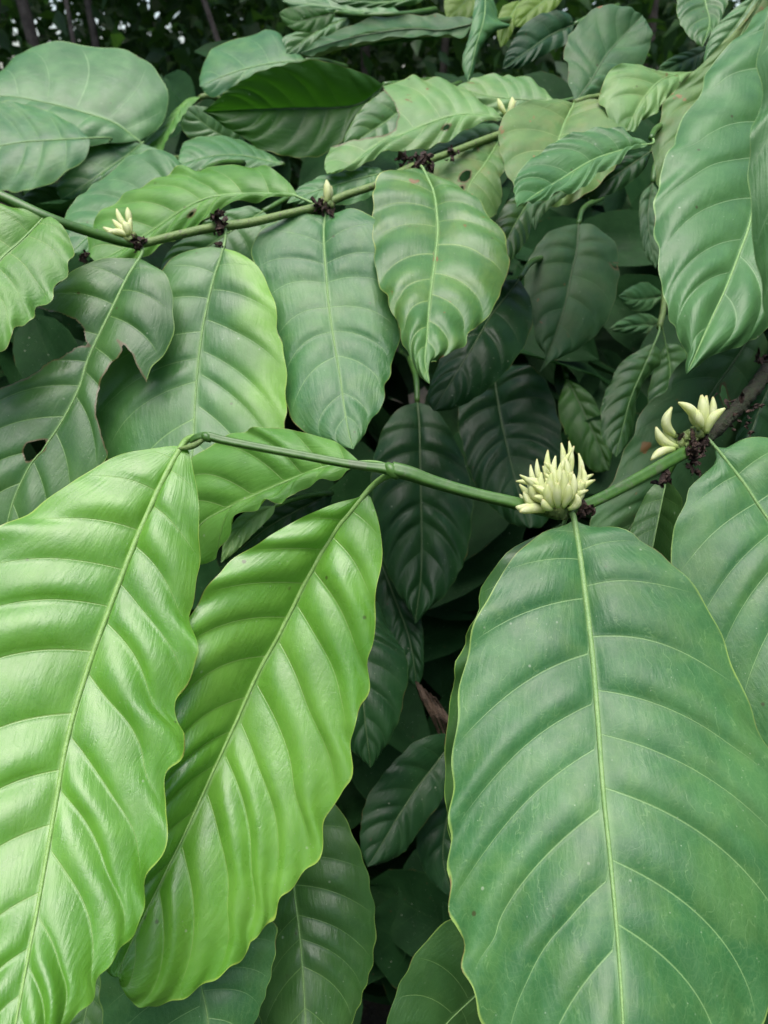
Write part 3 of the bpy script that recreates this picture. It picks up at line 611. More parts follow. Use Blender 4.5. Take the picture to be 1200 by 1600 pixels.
S = shoot(899, 162, .66, 'yellowing mottled shoot whose three worn leaves meet at one node near the top right')
pxtube(S, 'twig', [(897, 160, .655, 8), (925, 152, .67, 9), (980, 150, .70, 10), (1040, 170, .76, 11), (1090, 200, .85, 12)], 'stem_l', n=24)
leaf(S, [(897, 161), (883, 190), (875, 213), (860, 260), (842, 318)],
     [(870, 156), (830, 160), (797, 172), (782, 190), (780, 220), (787, 257), (798, 280), (815, 308)],
     [(930, 154), (974, 158), (973, 187), (981, 215), (962, 260), (922, 300), (878, 322)], (.655, .62, .59), 7, 'yellow', (.0, .0), q=.07, ruf=.07, res=1.0)
leaf(S, [(900, 158), (923, 127), (947, 87), (975, 55), (1003, 24)],
     [(895, 150), (888, 127), (888, 97), (882, 87), (888, 57), (900, 42), (913, 27), (927, 12), (957, 7), (982, 14)],
     [(930, 148), (965, 125), (990, 112), (1007, 97), (1017, 67), (1016, 46)], (.66, .69, .71), 7, 'dull', (.0, .0), q=.07, ruf=.06, res=.9)
leaf(S, [(1090, 112), (1040, 122), (1017, 140), (1000, 163), (978, 205)],
     [(1068, 116), (1040, 115), (1017, 107), (987, 97), (967, 103), (950, 113), (942, 133), (936, 152), (950, 185), (962, 203)],
     [(1078, 123), (1057, 143), (1033, 163), (1027, 177), (1003, 187), (992, 206)], (.68, .645, .63), 7, 'pale', (.0, .0), q=.08, ruf=.12, res=.9)
S = shoot(1018, 213, .57, 'fresh blue-green pointed leaf with scalloped margin over the mottled leaf')
pxtube(S, 'twig', [(1017, 216, .555, 8), (1026, 200, .58, 9), (1050, 190, .64, 10)], 'stem', n=12)
leaf(S, [(1014, 226), (997, 228), (967, 238), (923, 254), (873, 283), (837, 303), (807, 325)],
     [(1006, 220), (987, 213), (967, 200), (943, 197), (910, 203), (873, 217), (843, 237), (820, 257), (805, 280), (803, 302)],
     [(1005, 231), (997, 231), (980, 240), (963, 257), (937, 267), (927, 280), (900, 297), (870, 300), (853, 313), (822, 318)], (.55, .53, .50), 9, 'blue', (.005, -.01), q=.09, ruf=.09, node=(1018, 214, .557), res=1.0)
S = shoot(1020, 232, .64, 'dark leaf in the shadow below the fresh blue-green pointed leaf')
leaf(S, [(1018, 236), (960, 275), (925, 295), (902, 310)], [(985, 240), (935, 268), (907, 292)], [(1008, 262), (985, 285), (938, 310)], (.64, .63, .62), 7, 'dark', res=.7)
pxtube(S, 'twig', [(1018, 236, .64, 7), (1035, 225, .66, 8), (1060, 225, .7, 9)], 'stem', n=10)
S = shoot(885, 295, .58, 'small drooping pale green tip hanging under the fresh blue-green leaf')
leaf(S, [(890, 292), (855, 312), (838, 332), (836, 360)], [(860, 300), (832, 312), (822, 322), (828, 345)], [(885, 306), (862, 322), (845, 340)], (.58, .57, .56), 5, 'dull', res=.6)
pxtube(S, 'twig', [(890, 292, .58, 6), (915, 285, .62, 7), (940, 285, .68, 8)], 'stem', n=10)

S = shoot(905, 30, .9, 'dark glossy leaf at the top, left of the tall grey-green leaf')
leaf(S, [(898, 38), (860, 55), (830, 76), (802, 95), (785, 108)], [(885, 20), (850, 20), (820, 37), (800, 65), (788, 92)], [(886, 67), (863, 78), (840, 91), (817, 104), (798, 108)], (.88, .86, .85), 7, 'dark', (0, 0), ruf=.06, res=.8)
pxtube(S, 'twig', [(898, 38, .88, 7), (930, 22, .92, 8), (965, 10, 1.0, 9)], 'stem', n=12)
S = shoot(880, -20, .98, 'yellow-green backlit leaf at the top edge above the dark glossy leaf')
leaf(S, [(885, -25), (845, 5), (822, 25), (805, 42)], [(850, -25), (815, 0), (803, 25)], [(875, 5), (850, 25), (822, 40)], (.98, .97, .96), 6, 'glow', res=.6)
pxtube(S, 'twig', [(885, -25, .98, 7), (900, -50, 1., 8), (930, -70, 1.05, 9)], 'stem', n=10)
S = shoot(1095, -50, .72, 'dark green leaf hanging tip down at the top edge, far right')
leaf(S, [(1096, -45), (1103, 5), (1109, 36), (1097, 74)], [(1068, -25), (1057, 2), (1060, 30), (1073, 54)], [(1128, -20), (1136, 5), (1130, 22), (1120, 45)], (.72, .70, .68), 7, 'mid', res=.9)
leaf(S, [(1108, 78), (1065, 97), (1028, 113)], [(1097, 71), (1075, 79), (1053, 87), (1032, 102)], [(1092, 103), (1080, 114), (1042, 119)], (.74, .73, .72), 6, 'dull', res=.7)
pxtube(S, 'twig', [(1096, -45, .72, 8), (1110, -20, .735, 8), (1120, 30, .745, 8), (1108, 80, .742, 7)], 'stem', n=16)

# ------------------------------------------------------------------ middle distance, dark interior
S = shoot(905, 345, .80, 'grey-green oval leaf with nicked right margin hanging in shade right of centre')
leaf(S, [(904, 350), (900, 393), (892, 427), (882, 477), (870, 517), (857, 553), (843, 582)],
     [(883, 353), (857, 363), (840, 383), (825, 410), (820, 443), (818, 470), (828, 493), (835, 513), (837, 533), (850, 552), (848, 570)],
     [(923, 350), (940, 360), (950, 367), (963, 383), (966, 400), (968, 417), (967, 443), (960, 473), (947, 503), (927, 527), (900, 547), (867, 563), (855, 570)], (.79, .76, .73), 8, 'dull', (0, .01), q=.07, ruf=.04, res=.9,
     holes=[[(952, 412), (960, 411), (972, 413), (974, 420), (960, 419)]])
pxtube(S, 'twig', [(904, 350, .79, 7), (912, 325, .82, 8), (940, 310, .9, 9)], 'stem', n=12)
S = shoot(815, 430, .72, 'very dark bluish leaf under the curled tip of the rust-spotted leaf')
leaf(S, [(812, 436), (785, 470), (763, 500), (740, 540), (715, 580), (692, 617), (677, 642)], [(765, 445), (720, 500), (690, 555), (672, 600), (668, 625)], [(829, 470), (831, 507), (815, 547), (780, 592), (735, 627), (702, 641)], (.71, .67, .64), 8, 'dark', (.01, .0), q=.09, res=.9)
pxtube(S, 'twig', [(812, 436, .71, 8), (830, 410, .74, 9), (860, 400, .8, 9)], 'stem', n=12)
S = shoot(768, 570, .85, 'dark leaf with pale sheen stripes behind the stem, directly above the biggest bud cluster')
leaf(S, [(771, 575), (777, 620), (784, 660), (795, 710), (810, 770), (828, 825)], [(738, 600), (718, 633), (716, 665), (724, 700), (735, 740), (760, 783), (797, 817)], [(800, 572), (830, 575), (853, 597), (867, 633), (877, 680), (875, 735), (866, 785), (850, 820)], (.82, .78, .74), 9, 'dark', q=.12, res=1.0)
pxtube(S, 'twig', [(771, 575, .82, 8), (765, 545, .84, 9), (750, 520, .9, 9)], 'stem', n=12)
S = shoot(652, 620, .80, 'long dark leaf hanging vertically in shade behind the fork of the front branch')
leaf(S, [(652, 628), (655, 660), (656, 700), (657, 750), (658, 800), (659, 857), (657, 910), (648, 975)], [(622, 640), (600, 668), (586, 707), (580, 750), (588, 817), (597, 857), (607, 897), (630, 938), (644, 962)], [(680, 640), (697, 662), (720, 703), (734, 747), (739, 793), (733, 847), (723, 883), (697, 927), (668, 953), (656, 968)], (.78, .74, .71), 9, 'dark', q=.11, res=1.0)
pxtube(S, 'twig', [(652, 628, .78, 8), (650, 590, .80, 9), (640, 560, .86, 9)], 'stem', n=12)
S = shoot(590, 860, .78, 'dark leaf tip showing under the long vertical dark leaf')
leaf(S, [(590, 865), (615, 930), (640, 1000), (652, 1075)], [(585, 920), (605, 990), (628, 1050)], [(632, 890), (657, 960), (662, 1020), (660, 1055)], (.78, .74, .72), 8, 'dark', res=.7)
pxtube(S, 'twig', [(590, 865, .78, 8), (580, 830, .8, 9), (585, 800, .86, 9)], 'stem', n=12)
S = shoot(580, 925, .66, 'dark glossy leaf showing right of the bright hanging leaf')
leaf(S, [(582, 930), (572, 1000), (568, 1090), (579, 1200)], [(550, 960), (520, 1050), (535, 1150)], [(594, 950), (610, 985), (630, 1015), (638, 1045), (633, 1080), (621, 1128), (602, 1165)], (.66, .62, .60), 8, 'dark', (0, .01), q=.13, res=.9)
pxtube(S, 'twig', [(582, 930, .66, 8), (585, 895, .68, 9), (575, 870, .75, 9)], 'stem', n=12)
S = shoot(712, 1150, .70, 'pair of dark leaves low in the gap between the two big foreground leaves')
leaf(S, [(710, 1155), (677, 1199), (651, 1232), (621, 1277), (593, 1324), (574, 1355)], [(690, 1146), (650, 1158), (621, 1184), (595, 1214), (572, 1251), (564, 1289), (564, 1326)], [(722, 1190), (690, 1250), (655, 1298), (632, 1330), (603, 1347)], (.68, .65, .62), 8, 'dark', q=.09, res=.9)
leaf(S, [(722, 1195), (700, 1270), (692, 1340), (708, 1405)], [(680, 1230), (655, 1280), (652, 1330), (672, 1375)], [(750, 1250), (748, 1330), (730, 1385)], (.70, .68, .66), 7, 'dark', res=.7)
pxtube(S, 'twig', [(716, 1175, .69, 8), (725, 1140, .72, 9), (735, 1100, .8, 9)], 'twig', n=12)
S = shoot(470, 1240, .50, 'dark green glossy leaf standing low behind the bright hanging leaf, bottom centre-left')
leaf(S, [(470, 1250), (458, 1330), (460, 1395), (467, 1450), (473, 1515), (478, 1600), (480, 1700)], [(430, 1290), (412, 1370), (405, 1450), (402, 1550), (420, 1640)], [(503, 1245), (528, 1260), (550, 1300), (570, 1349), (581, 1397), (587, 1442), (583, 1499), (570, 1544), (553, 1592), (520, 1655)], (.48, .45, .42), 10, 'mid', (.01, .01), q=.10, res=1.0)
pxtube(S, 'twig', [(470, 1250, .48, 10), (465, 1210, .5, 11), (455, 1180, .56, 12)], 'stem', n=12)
S = shoot(285, 1400, .42, 'mid-green leaf showing at the bottom below the bright hanging leaf')
leaf(S, [(288, 1410), (302, 1490), (315, 1545), (326, 1600), (335, 1720)], [(220, 1430), (165, 1500), (157, 1535), (163, 1600), (195, 1690)], [(380, 1405), (429, 1440), (428, 1500), (412, 1562), (395, 1605), (365, 1690)], (.40, .38, .37), 10, 'mature', (.01, .01), q=.08, res=.9)
pxtube(S, 'twig', [(288, 1410, .40, 10), (280, 1370, .42, 11), (290, 1340, .48, 12)], 'stem', n=12)
S = shoot(130, 1500, .47, 'greyish dark leaf in the bottom left gap')
leaf(S, [(165, 1500), (140, 1560), (120, 1650)], [(110, 1540), (90, 1620)], [(190, 1550), (170, 1640)], (.46, .45, .44), 7, 'mid', res=.6)
pxtube(S, 'twig', [(165, 1500, .46, 8), (180, 1470, .48, 9), (200, 1440, .54, 10)], 'stem', n=12)
S = shoot(785, 1510, .46, 'mid-green leaf with small pinkish blemishes at the bottom edge right of centre')
leaf(S, [(790, 1510), (740, 1558), (700, 1597), (640, 1665)], [(770, 1440), (720, 1432), (698, 1439), (670, 1465), (644, 1499), (625, 1536), (610, 1577), (603, 1625)], [(800, 1560), (765, 1625), (700, 1680)], (.45, .43, .41), 7, 'mid', (0, .01), q=.08, res=.9)
pxtube(S, 'twig', [(790, 1510, .45, 9), (820, 1480, .47, 10), (850, 1460, .53, 11)], 'stem', n=12)
S = shoot(1025, 525, .78, 'pair of small glossy leaves on thin stalks left of the dull olive leaf')
leaf(S, [(1022, 537), (1005, 575), (985, 620), (975, 660), (962, 714)], [(1008, 542), (970, 567), (953, 600), (942, 625), (938, 653), (940, 683), (948, 700)], [(1033, 553), (1031, 567), (1013, 587), (1003, 607), (993, 633), (992, 667), (978, 695)], (.76, .74, .72), 9, 'mid', (.0, .02), q=.12, ruf=.1, node=(1030, 510, .78), res=.9)
leaf(S, [(1040, 537), (1046, 570), (1044, 605), (1025, 650)], [(1030, 560), (1014, 605), (1014, 640)], [(1062, 540), (1073, 556), (1066, 600), (1048, 638)], (.79, .79, .78), 7, 'mid', node=(1034, 510, .785), res=.7)
pxtube(S, 'twig', [(1030, 512, .78, 9), (1037, 480, .80, 9), (1040, 440, .84, 10), (1050, 390, .9, 11)], 'stem_l', n=16)
S = shoot(1040, 460, 1.0, 'pair of small dim leaves far in shade left of the long right-hand leaf')
leaf(S, [(1040, 462), (1000, 468), (966, 463)], [(1010, 441), (983, 450)], [(1012, 485), (983, 482)], (1., .98, .96), 6, 'dull', res=.6)
leaf(S, [(1045, 510), (1000, 508), (950, 515)], [(1010, 490), (975, 497)], [(1015, 520), (970, 520)], (1., .98, .96), 6, 'dull', res=.6)
pxtube(S, 'twig', [(1040, 462, 1., 7), (1050, 490, 1.0, 8), (1045, 510, 1., 8)], 'stem', n=8)
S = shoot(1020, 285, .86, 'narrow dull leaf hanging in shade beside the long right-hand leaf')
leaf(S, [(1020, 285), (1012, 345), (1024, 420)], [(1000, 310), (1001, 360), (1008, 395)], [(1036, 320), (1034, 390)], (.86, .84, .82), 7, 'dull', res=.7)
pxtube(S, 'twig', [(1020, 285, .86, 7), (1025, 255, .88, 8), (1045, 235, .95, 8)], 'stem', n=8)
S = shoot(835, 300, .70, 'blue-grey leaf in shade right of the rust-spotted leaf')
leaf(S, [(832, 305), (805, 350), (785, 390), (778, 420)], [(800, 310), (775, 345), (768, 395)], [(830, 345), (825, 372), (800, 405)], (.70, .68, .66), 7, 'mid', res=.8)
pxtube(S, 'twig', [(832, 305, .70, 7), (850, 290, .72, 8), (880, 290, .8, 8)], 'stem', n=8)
S = shoot(880, 585, .98, 'dim green leaves far in the shade between striped leaf and small glossy pair')
leaf(S, [(885, 590), (920, 660), (952, 735)], [(872, 640), (892, 695), (925, 735)], [(925, 620), (955, 690)], (.97, .95, .93), 7, 'under', res=.6)
leaf(S, [(870, 560), (890, 600), (908, 655)], [(866, 600), (885, 640)], [(900, 590), (912, 630)], (1., .99, .98), 6, 'dark', res=.5)
pxtube(S, 'twig', [(885, 590, .97, 8), (880, 560, 1., 8), (890, 530, 1.05, 9)], 'stem', n=8)
S = shoot(445, 785, .56, 'pale drooping leaf seen through the gap below the rippled pale leaf')
leaf(S, [(430, 790), (395, 810), (365, 840), (345, 880)], [(400, 793), (370, 810), (350, 845)], [(425, 805), (395, 835), (365, 865)], (.55, .53, .52), 6, 'pale', res=.6)
leaf(S, [(520, 770), (460, 800), (410, 830), (350, 880)], [(480, 770), (420, 790), (370, 830)], [(510, 800), (455, 850), (390, 885)], (.62, .61, .6), 8, 'dark', res=.7)
pxtube(S, 'twig', [(430, 790, .55, 7), (480, 775, .6, 8), (520, 770, .62, 8)], 'stem', n=10)
T = thing('dry_leaf', at(np.array(670), np.array(1100), np.array(.70)), 'brown shrivelled dry leaf caught deep in the gap between the foreground leaves', 'dry leaf')
g1 = np.random.default_rng(4); Gd = Geo()
for k_ in range(5):
    x0 = 650+k_*7; P_ = at(np.array([x0, x0+12, x0+26, x0+38]), np.array([1066+k_*6, 1092+k_*4, 1118+k_*3, 1150]), np.array([.70, .69+.004*k_, .69, .70]))
    V_, f_ = tube_geo(P_, np.array([.0007, .0016, .0012, .0005]), 7); Gd.add(V_+g1.normal(0, .0009, V_.shape), f_)
Gd.build('blade', M['dead'], off_of(T), T, smooth=False)

# ------------------------------------------------------------------ upper left and top
S = shoot(300, 290, .70, 'blue-green leaf lying behind the light green leaf at the left branch')
leaf(S, [(312, 268), (250, 290), (190, 330), (140, 368), (108, 398)], [(290, 262), (263, 237), (233, 236), (197, 247), (160, 277), (117, 313), (101, 335), (99, 365)], [(310, 300), (250, 350), (170, 395)], (.69, .68, .65), 9, 'blue', (.02, .0), q=.10, ruf=.08, res=.8)
pxtube(S, 'twig', [(312, 268, .69, 8), (345, 255, .73, 9), (380, 255, .78, 10)], 'stem', n=10)
S = shoot(410, 330, .66, 'blue-green leaf half hidden below the pale stem of the left branch')
leaf(S, [(412, 330), (360, 362), (310, 395), (245, 440)], [(385, 322), (340, 335), (300, 362), (262, 395)], [(430, 355), (400, 410), (330, 445)], (.66, .65, .63), 8, 'blue', (.0, .0), res=.8)
leaf(S, [(600, 270), (540, 285), (480, 303), (448, 318)], [(590, 262), (560, 262), (510, 273), (467, 293)], [(590, 295), (560, 315), (500, 322)], (.68, .67, .66), 7, 'blue', (.01, 0), res=.8)
pxtube(S, 'twig', [(412, 330, .66, 8), (470, 300, .69, 8), (560, 275, .70, 8), (600, 270, .69, 8)], 'stem', n=16)
S = shoot(650, 150, .84, 'dark green leaf behind the torn bay of the mottled pale leaf')
leaf(S, [(655, 150), (610, 185), (570, 212), (538, 235)], [(610, 140), (573, 162), (550, 192), (537, 220)], [(660, 190), (625, 225), (570, 245)], (.80, .78, .76), 7, 'mid', res=.8)
pxtube(S, 'twig', [(655, 150, .80, 8), (690, 140, .84, 8), (720, 130, .9, 9)], 'stem', n=10)
S = shoot(870, 165, .8, 'pale mottled leaf behind the tiny far bud pair')
leaf(S, [(872, 160), (810, 155), (760, 150), (712, 136)], [(862, 153), (845, 137), (823, 123), (800, 119), (760, 117), (730, 126)], [(850, 175), (800, 185), (745, 165)], (.78, .78, .78), 7, 'pale', (.02, 0), ruf=.1, res=.8)
pxtube(S, 'twig', [(872, 160, .78, 7), (900, 155, .8, 8), (930, 150, .85, 8)], 'stem', n=10)
S = shoot(600, 140, .84, 'large dark green leaf seen edge-up with a yellowish rim left of the mottled pale leaf')
leaf(S, [(600, 133), (567, 160), (530, 168), (467, 169), (400, 171), (317, 174)],
     [(573, 117), (533, 103), (493, 93), (460, 97), (433, 103), (400, 113), (377, 127), (353, 143), (335, 161)],
     [(590, 150), (567, 178), (547, 203), (533, 222), (500, 243), (467, 246), (433, 241), (400, 230), (380, 214), (353, 200), (333, 184)], (.80, .78, .76), 9, 'under', (-.035, .0), q=.11, ruf=.05, res=1.0)
pxtube(S, 'twig', [(600, 133, .80, 9), (630, 130, .83, 9), (680, 125, .9, 10)], 'stem', n=10)
S = shoot(217, 225, 1.04, 'round broad matt leaves at the upper left with yellowish midribs', 'leafy twig')
leaf(S, [(217, 220), (180, 193), (133, 177), (67, 160), (0, 150), (-70, 160)], [(246, 203), (260, 177), (262, 147), (250, 117), (227, 93), (187, 77), (133, 69), (77, 65), (33, 80), (0, 110), (-45, 135)], [(187, 223), (143, 226), (90, 236), (30, 232), (-30, 205)], (1.0, .98, .96), 7, 'blue', (.06, -.02), q=.06, ruf=.04, bow=.06, node=(203, 242, 1.01), res=.9)
leaf(S, [(140, 216), (87, 219), (40, 222), (0, 228), (-60, 238), (-100, 245)], [(128, 206), (110, 191), (70, 171), (30, 160), (-20, 160), (-70, 190)], [(140, 228), (133, 248), (107, 267), (73, 290), (33, 300), (0, 297), (-60, 280)], (.93, .92, .90), 7, 'mature', (.03, -.01), q=.06, res=.9, node=(165, 222, 1.0))
leaf(S, [(222, 224), (180, 255), (140, 285), (95, 312)], [(188, 222), (143, 228), (110, 262), (88, 292)], [(247, 236), (207, 246), (167, 276), (125, 308)], (1.0, .99, .97), 6, 'mature', (0, 0), q=.04, res=.7, node=(210, 232, 1.01))
pxtube(S, 'twig', [(150, 222, 1.0, 7), (203, 236, 1.02, 9), (240, 245, 1.06, 10), (290, 250, 1.15, 11)], 'stem_l', n=16)
S = shoot(315, 150, 1.08, 'narrow yellow-green leaf rising to the right of the round broad leaves')
leaf(S, [(313, 152), (287, 165), (266, 195), (246, 240)], [(292, 154), (262, 185), (235, 215), (222, 235)], [(303, 162), (281, 190), (263, 215), (252, 238)], (1.06, 1.04, 1.02), 7, 'light', (.02, -.02), res=.7)
pxtube(S, 'twig', [(313, 152, 1.06, 8), (330, 150, 1.08, 9), (360, 165, 1.15, 10)], 'stem_l', n=10)
S = shoot(150, 320, 1.05, 'brownish grey old leaf under the round broad leaves')
leaf(S, [(150, 285), (90, 310), (20, 325)], [(110, 285), (50, 297)], [(120, 330), (60, 345)], (1.03, 1.02, 1.0), 6, 'dull', res=.6)
pxtube(S, 'twig', [(150, 285, 1.03, 7), (175, 285, 1.06, 8), (200, 290, 1.1, 8)], 'stem', n=8)
S = shoot(445, 258, .86, 'pair of blue-green leaves below the large dark edge-up leaf')
leaf(S, [(442, 257), (380, 245), (330, 245), (277, 257)], [(420, 240), (390, 224), (353, 213), (313, 212), (287, 224)], [(405, 264), (340, 267), (295, 270)], (.84, .83, .82), 8, 'blue', (.03, -.01), q=.09, res=.8)
leaf(S, [(372, 225), (330, 202), (293, 170)], [(372, 200), (335, 172), (303, 165)], [(345, 225), (305, 222), (284, 198)], (.90, .89, .88), 7, 'mid', (.0, .0), q=.12, res=.8)
pxtube(S, 'twig', [(442, 257, .84, 8), (420, 250, .88, 8), (372, 225, .90, 8)], 'stem', n=10)
S = shoot(475, 95, 1.0, 'dull green leaf at the top left of the large dark edge-up leaf')
leaf(S, [(478, 95), (430, 97), (380, 108), (312, 135)], [(466, 82), (447, 66), (430, 48), (400, 55), (367, 64), (337, 73), (320, 97), (312, 120)], [(450, 112), (400, 128), (360, 142), (330, 152)], (.97, .96, .95), 6, 'mature', (.04, .0), q=.05, res=.8)
pxtube(S, 'twig', [(478, 95, .97, 8), (505, 95, 1.0, 8), (540, 105, 1.06, 9)], 'stem', n=8)
S = shoot(740, 38, .92, 'long twisted leaf with grey-green top and dark underside crossing the top centre')
leaf(S, [(738, 38), (690, 46), (640, 44), (570, 55), (520, 68), (468, 84)], [(736, 28), (690, 25), (633, 23), (580, 29), (545, 42), (505, 57), (482, 74)], [(722, 60), (690, 57), (633, 60), (567, 68), (523, 73), (490, 84)], (.90, .88, .86), 8, 'dull', (.04, -.01), q=.05, bow=-.10, res=.9)
leaf(S, [(700, 50), (640, 52), (570, 58), (515, 72)], [(680, 44), (630, 42), (570, 50), (535, 62)], [(690, 60), (633, 66), (567, 72), (525, 76)], (.92, .90, .89), 7, 'under', (.0, .02), res=.6)
pxtube(S, 'twig', [(738, 38, .90, 8), (765, 35, .93, 8), (800, 30, 1.0, 9)], 'stem', n=8)
S = shoot(540, 25, 1.0, 'cluster of pale grey-green and dark leaves at the top edge left of centre')
leaf(S, [(525, 20), (490, 28), (460, 33), (436, 21)], [(500, 13), (466, 11), (445, 14)], [(515, 38), (492, 50), (462, 49), (443, 36)], (.92, .91, .90), 6, 'under', res=.7)
leaf(S, [(630, 22), (560, 18), (505, 10), (440, 2)], [(600, 5), (520, -10), (470, -10)], [(610, 29), (560, 29), (510, 23), (465, 16)], (.97, .96, .95), 7, 'blue', (.02, 0), res=.7)
leaf(S, [(545, 28), (495, 50), (462, 72), (448, 84)], [(510, 28), (468, 46), (442, 60)], [(540, 45), (505, 62), (470, 84)], (.95, .94, .93), 6, 'blue', res=.7)
pxtube(S, 'twig', [(525, 20, .92, 8), (560, 24, .96, 8), (630, 22, .97, 8), (680, 15, 1.05, 9)], 'stem', n=14)
S = shoot(680, -10, .95, 'dark green leaf along the top edge above the long twisted leaf')
leaf(S, [(680, -12), (600, 3), (515, -2)], [(650, -30), (560, -30)], [(650, 6), (585, 14), (535, 9)], (.93, .91, .9), 7, 'mid', res=.7)
pxtube(S, 'twig', [(680, -12, .93, 8), (710, -20, .96, 8), (750, -30, 1., 9)], 'stem', n=8)
S = shoot(758, -25, .88, 'folded pointed leaf hanging upright at the top centre with a sharp bend to the right')
leaf(S, [(758, -25), (757, 25), (744, 70), (731, 128)], [(742, 0), (738, 30), (733, 57), (723, 90), (726, 115)], [(772, 0), (779, 30), (798, 40), (770, 52), (745, 80), (738, 112)], (.86, .83, .82), 7, 'mature', (.0, .03), q=.05, res=.9)
pxtube(S, 'twig', [(758, -25, .86, 8), (762, -50, .88, 8), (780, -80, .92, 9)], 'stem', n=8)
S = shoot(745, -25, 1.0, 'backlit yellow-green leaf at the top edge left of the folded pointed leaf')
leaf(S, [(745, -25), (722, 8), (698, 30)], [(705, -20), (694, 5)], [(750, 5), (735, 26)], (1., .99, .98), 6, 'glow', res=.5)
pxtube(S, 'twig', [(745, -25, 1., 8), (755, -50, 1.02, 8), (770, -80, 1.05, 8)], 'stem', n=8)
S = shoot(810, 0, 1.0, 'backlit yellow-green leaf right of the folded pointed leaf')
leaf(S, [(812, 0), (792, 38), (782, 75)], [(785, 12), (776, 45)], [(806, 35), (795, 62)], (1., .99, .98), 6, 'glow', res=.5)
pxtube(S, 'twig', [(812, 0, 1., 8), (825, -20, 1.02, 8), (850, -40, 1.05, 8)], 'stem', n=8)

# ------------------------------------------------------------------ shaded foliage filling the bush
def mini_leaf(p, ax, nrm, L, W, k=8, N=8, arch=.12):
    """small complete leaf blade (one of a mass): tapered, folded at the midrib, quilted"""
    ax = ax/np.linalg.norm(ax); sd = np.cross(ax, nrm); sd /= np.linalg.norm(sd); nr = np.cross(sd, ax)
    u = np.linspace(0, 1, k)[:, None]; s = np.linspace(-1, 1, 7)[None, :]
    w = np.sin(np.pi*u**.85)**.75*W*.5+1e-4
    P = p+ax*(u*L)[..., None]+sd*(w*s)[..., None]+nr*((np.abs(s)*w*.25-arch*L*u**2)+.05*W*np.abs(np.sin(np.pi*(u*4+abs(s)))))[..., None]
    uv = np.stack([u*N+np.abs(s)*1.1, s+0*u], -1)
    idx = np.arange(k*7).reshape(k, 7)
    f = np.stack([idx[:-1, :-1], idx[1:, :-1], idx[1:, 1:], idx[:-1, 1:]], -1).reshape(-1, 4)
    return P.reshape(-1, 3), f.tolist(), uv.reshape(-1, 2)

def mass(name, n, px, py, dr, Lr, mat, seed, label, cat):
    g = np.random.default_rng(seed); G = Geo(); k = 0
    while k < n:
        d = g.uniform(*dr); p = at(np.array(g.uniform(*px)), np.array(g.uniform(*py)), np.array(d))
        if p[2] < .25: continue
        L = g.uniform(*Lr)
        nrm = np.array([g.normal(0, .45), -.55+g.normal(0, .35), .75]); nrm /= np.linalg.norm(nrm)
        ax = np.array([g.normal(0, 1), -.5+g.normal(0, .5), -.75+g.normal(0, .3)]); ax -= nrm*(ax@nrm)
        V, f, uv = mini_leaf(p, ax, nrm, L, L*g.uniform(.42, .55)); G.add(V, f, uv); k += 1
    o = G.build(name, M[mat]); o['label'] = label; o['category'] = cat; o['kind'] = 'stuff'
    return o
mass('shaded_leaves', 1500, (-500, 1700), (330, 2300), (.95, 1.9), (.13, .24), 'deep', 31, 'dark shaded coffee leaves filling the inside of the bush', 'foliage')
mass('upper_shading_leaves', 420, (-400, 1600), (110, 430), (1.25, 2.1), (.12, .22), 'deep', 32, 'added leaves along the far top of the bush, shading its inside and closing gaps', 'foliage')  # foliage added to shade the inside of the bush and close gaps

# main stem of the bush inside the foliage
T = thing('coffee_bush', (-.05, 1.1, 0), 'upright brown main stem deep among the dark shaded leaves', 'bush')
t_ = np.linspace(0, 1, 16); P_ = np.stack([.06*np.sin(t_*4), .05*np.cos(t_*3), t_*1.3], 1)
V_, f_ = tube_geo(P_, .016-.008*t_, 10); ms = link_mesh('stem', V_, f_, M['twig'], parent=T)
for z_, dx_, dy_ in ((.5, .4, -.2), (.75, -.45, -.1), (.95, .35, .2), (1.1, -.3, .15)):
    c_ = np.array([.06*math.sin(z_/1.3*4), .05*math.cos(z_/1.3*3), z_])
    V_, f_ = tube_geo(np.array([c_, c_+np.array([dx_*.5, dy_*.5, .08]), c_+np.array([dx_, dy_, .10])]), np.array([.006, .005, .003]), 8); link_mesh('limb', V_, f_, M['twig'], parent=ms)

# ------------------------------------------------------------------ ground, woods behind
m, nt = newmat('soil'); b = NB(nt)
oc = b.n('ShaderNodeTexCoord').outputs['Object']
n1 = b.noise(oc, 3, 5, .6); n2 = b.noise(oc, 25, 5, .65)
vo = b.n('ShaderNodeTexVoronoi'); b.put(vo.inputs['Vector'], oc); b.put(vo.inputs['Scale'], 14.)
c_ = b.mix(b.ramp(n2, .35, .65), (.010, .010, .006), (.022, .018, .010))
c_ = b.mix(b.ramp(vo.outputs['Distance'], .2, .35, .6, 0.), c_, (.035, .024, .014))
c_ = b.mix(b.ramp(n1, .52, .62), c_, (.025, .045, .014))
p = b.n('ShaderNodeBsdfPrincipled'); b.put(p.inputs['Base Color'], c_); b.put(p.inputs['Roughness'], .95)
bp = b.n('ShaderNodeBump'); b.put(bp.inputs['Distance'], .03); b.put(bp.inputs['Height'], n2); b.put(p.inputs['Normal'], bp.outputs[0])
o = b.n('ShaderNodeOutputMaterial'); b.put(o.inputs[0], p.outputs[0])
gr = np.linspace(-1, 1, 41); gx = np.sign(gr)*np.abs(gr)**2.5*400
X, Y = np.meshgrid(gx, gx, indexing='ij'); Z = .04*np.sin(X*1.3)*np.cos(Y*1.1)*(np.hypot(X, Y) < 30)
idx = np.arange(41*41).reshape(41, 41)
gf = np.stack([idx[:-1, :-1], idx[1:, :-1], idx[1:, 1:], idx[:-1, 1:]], -1).reshape(-1, 4)
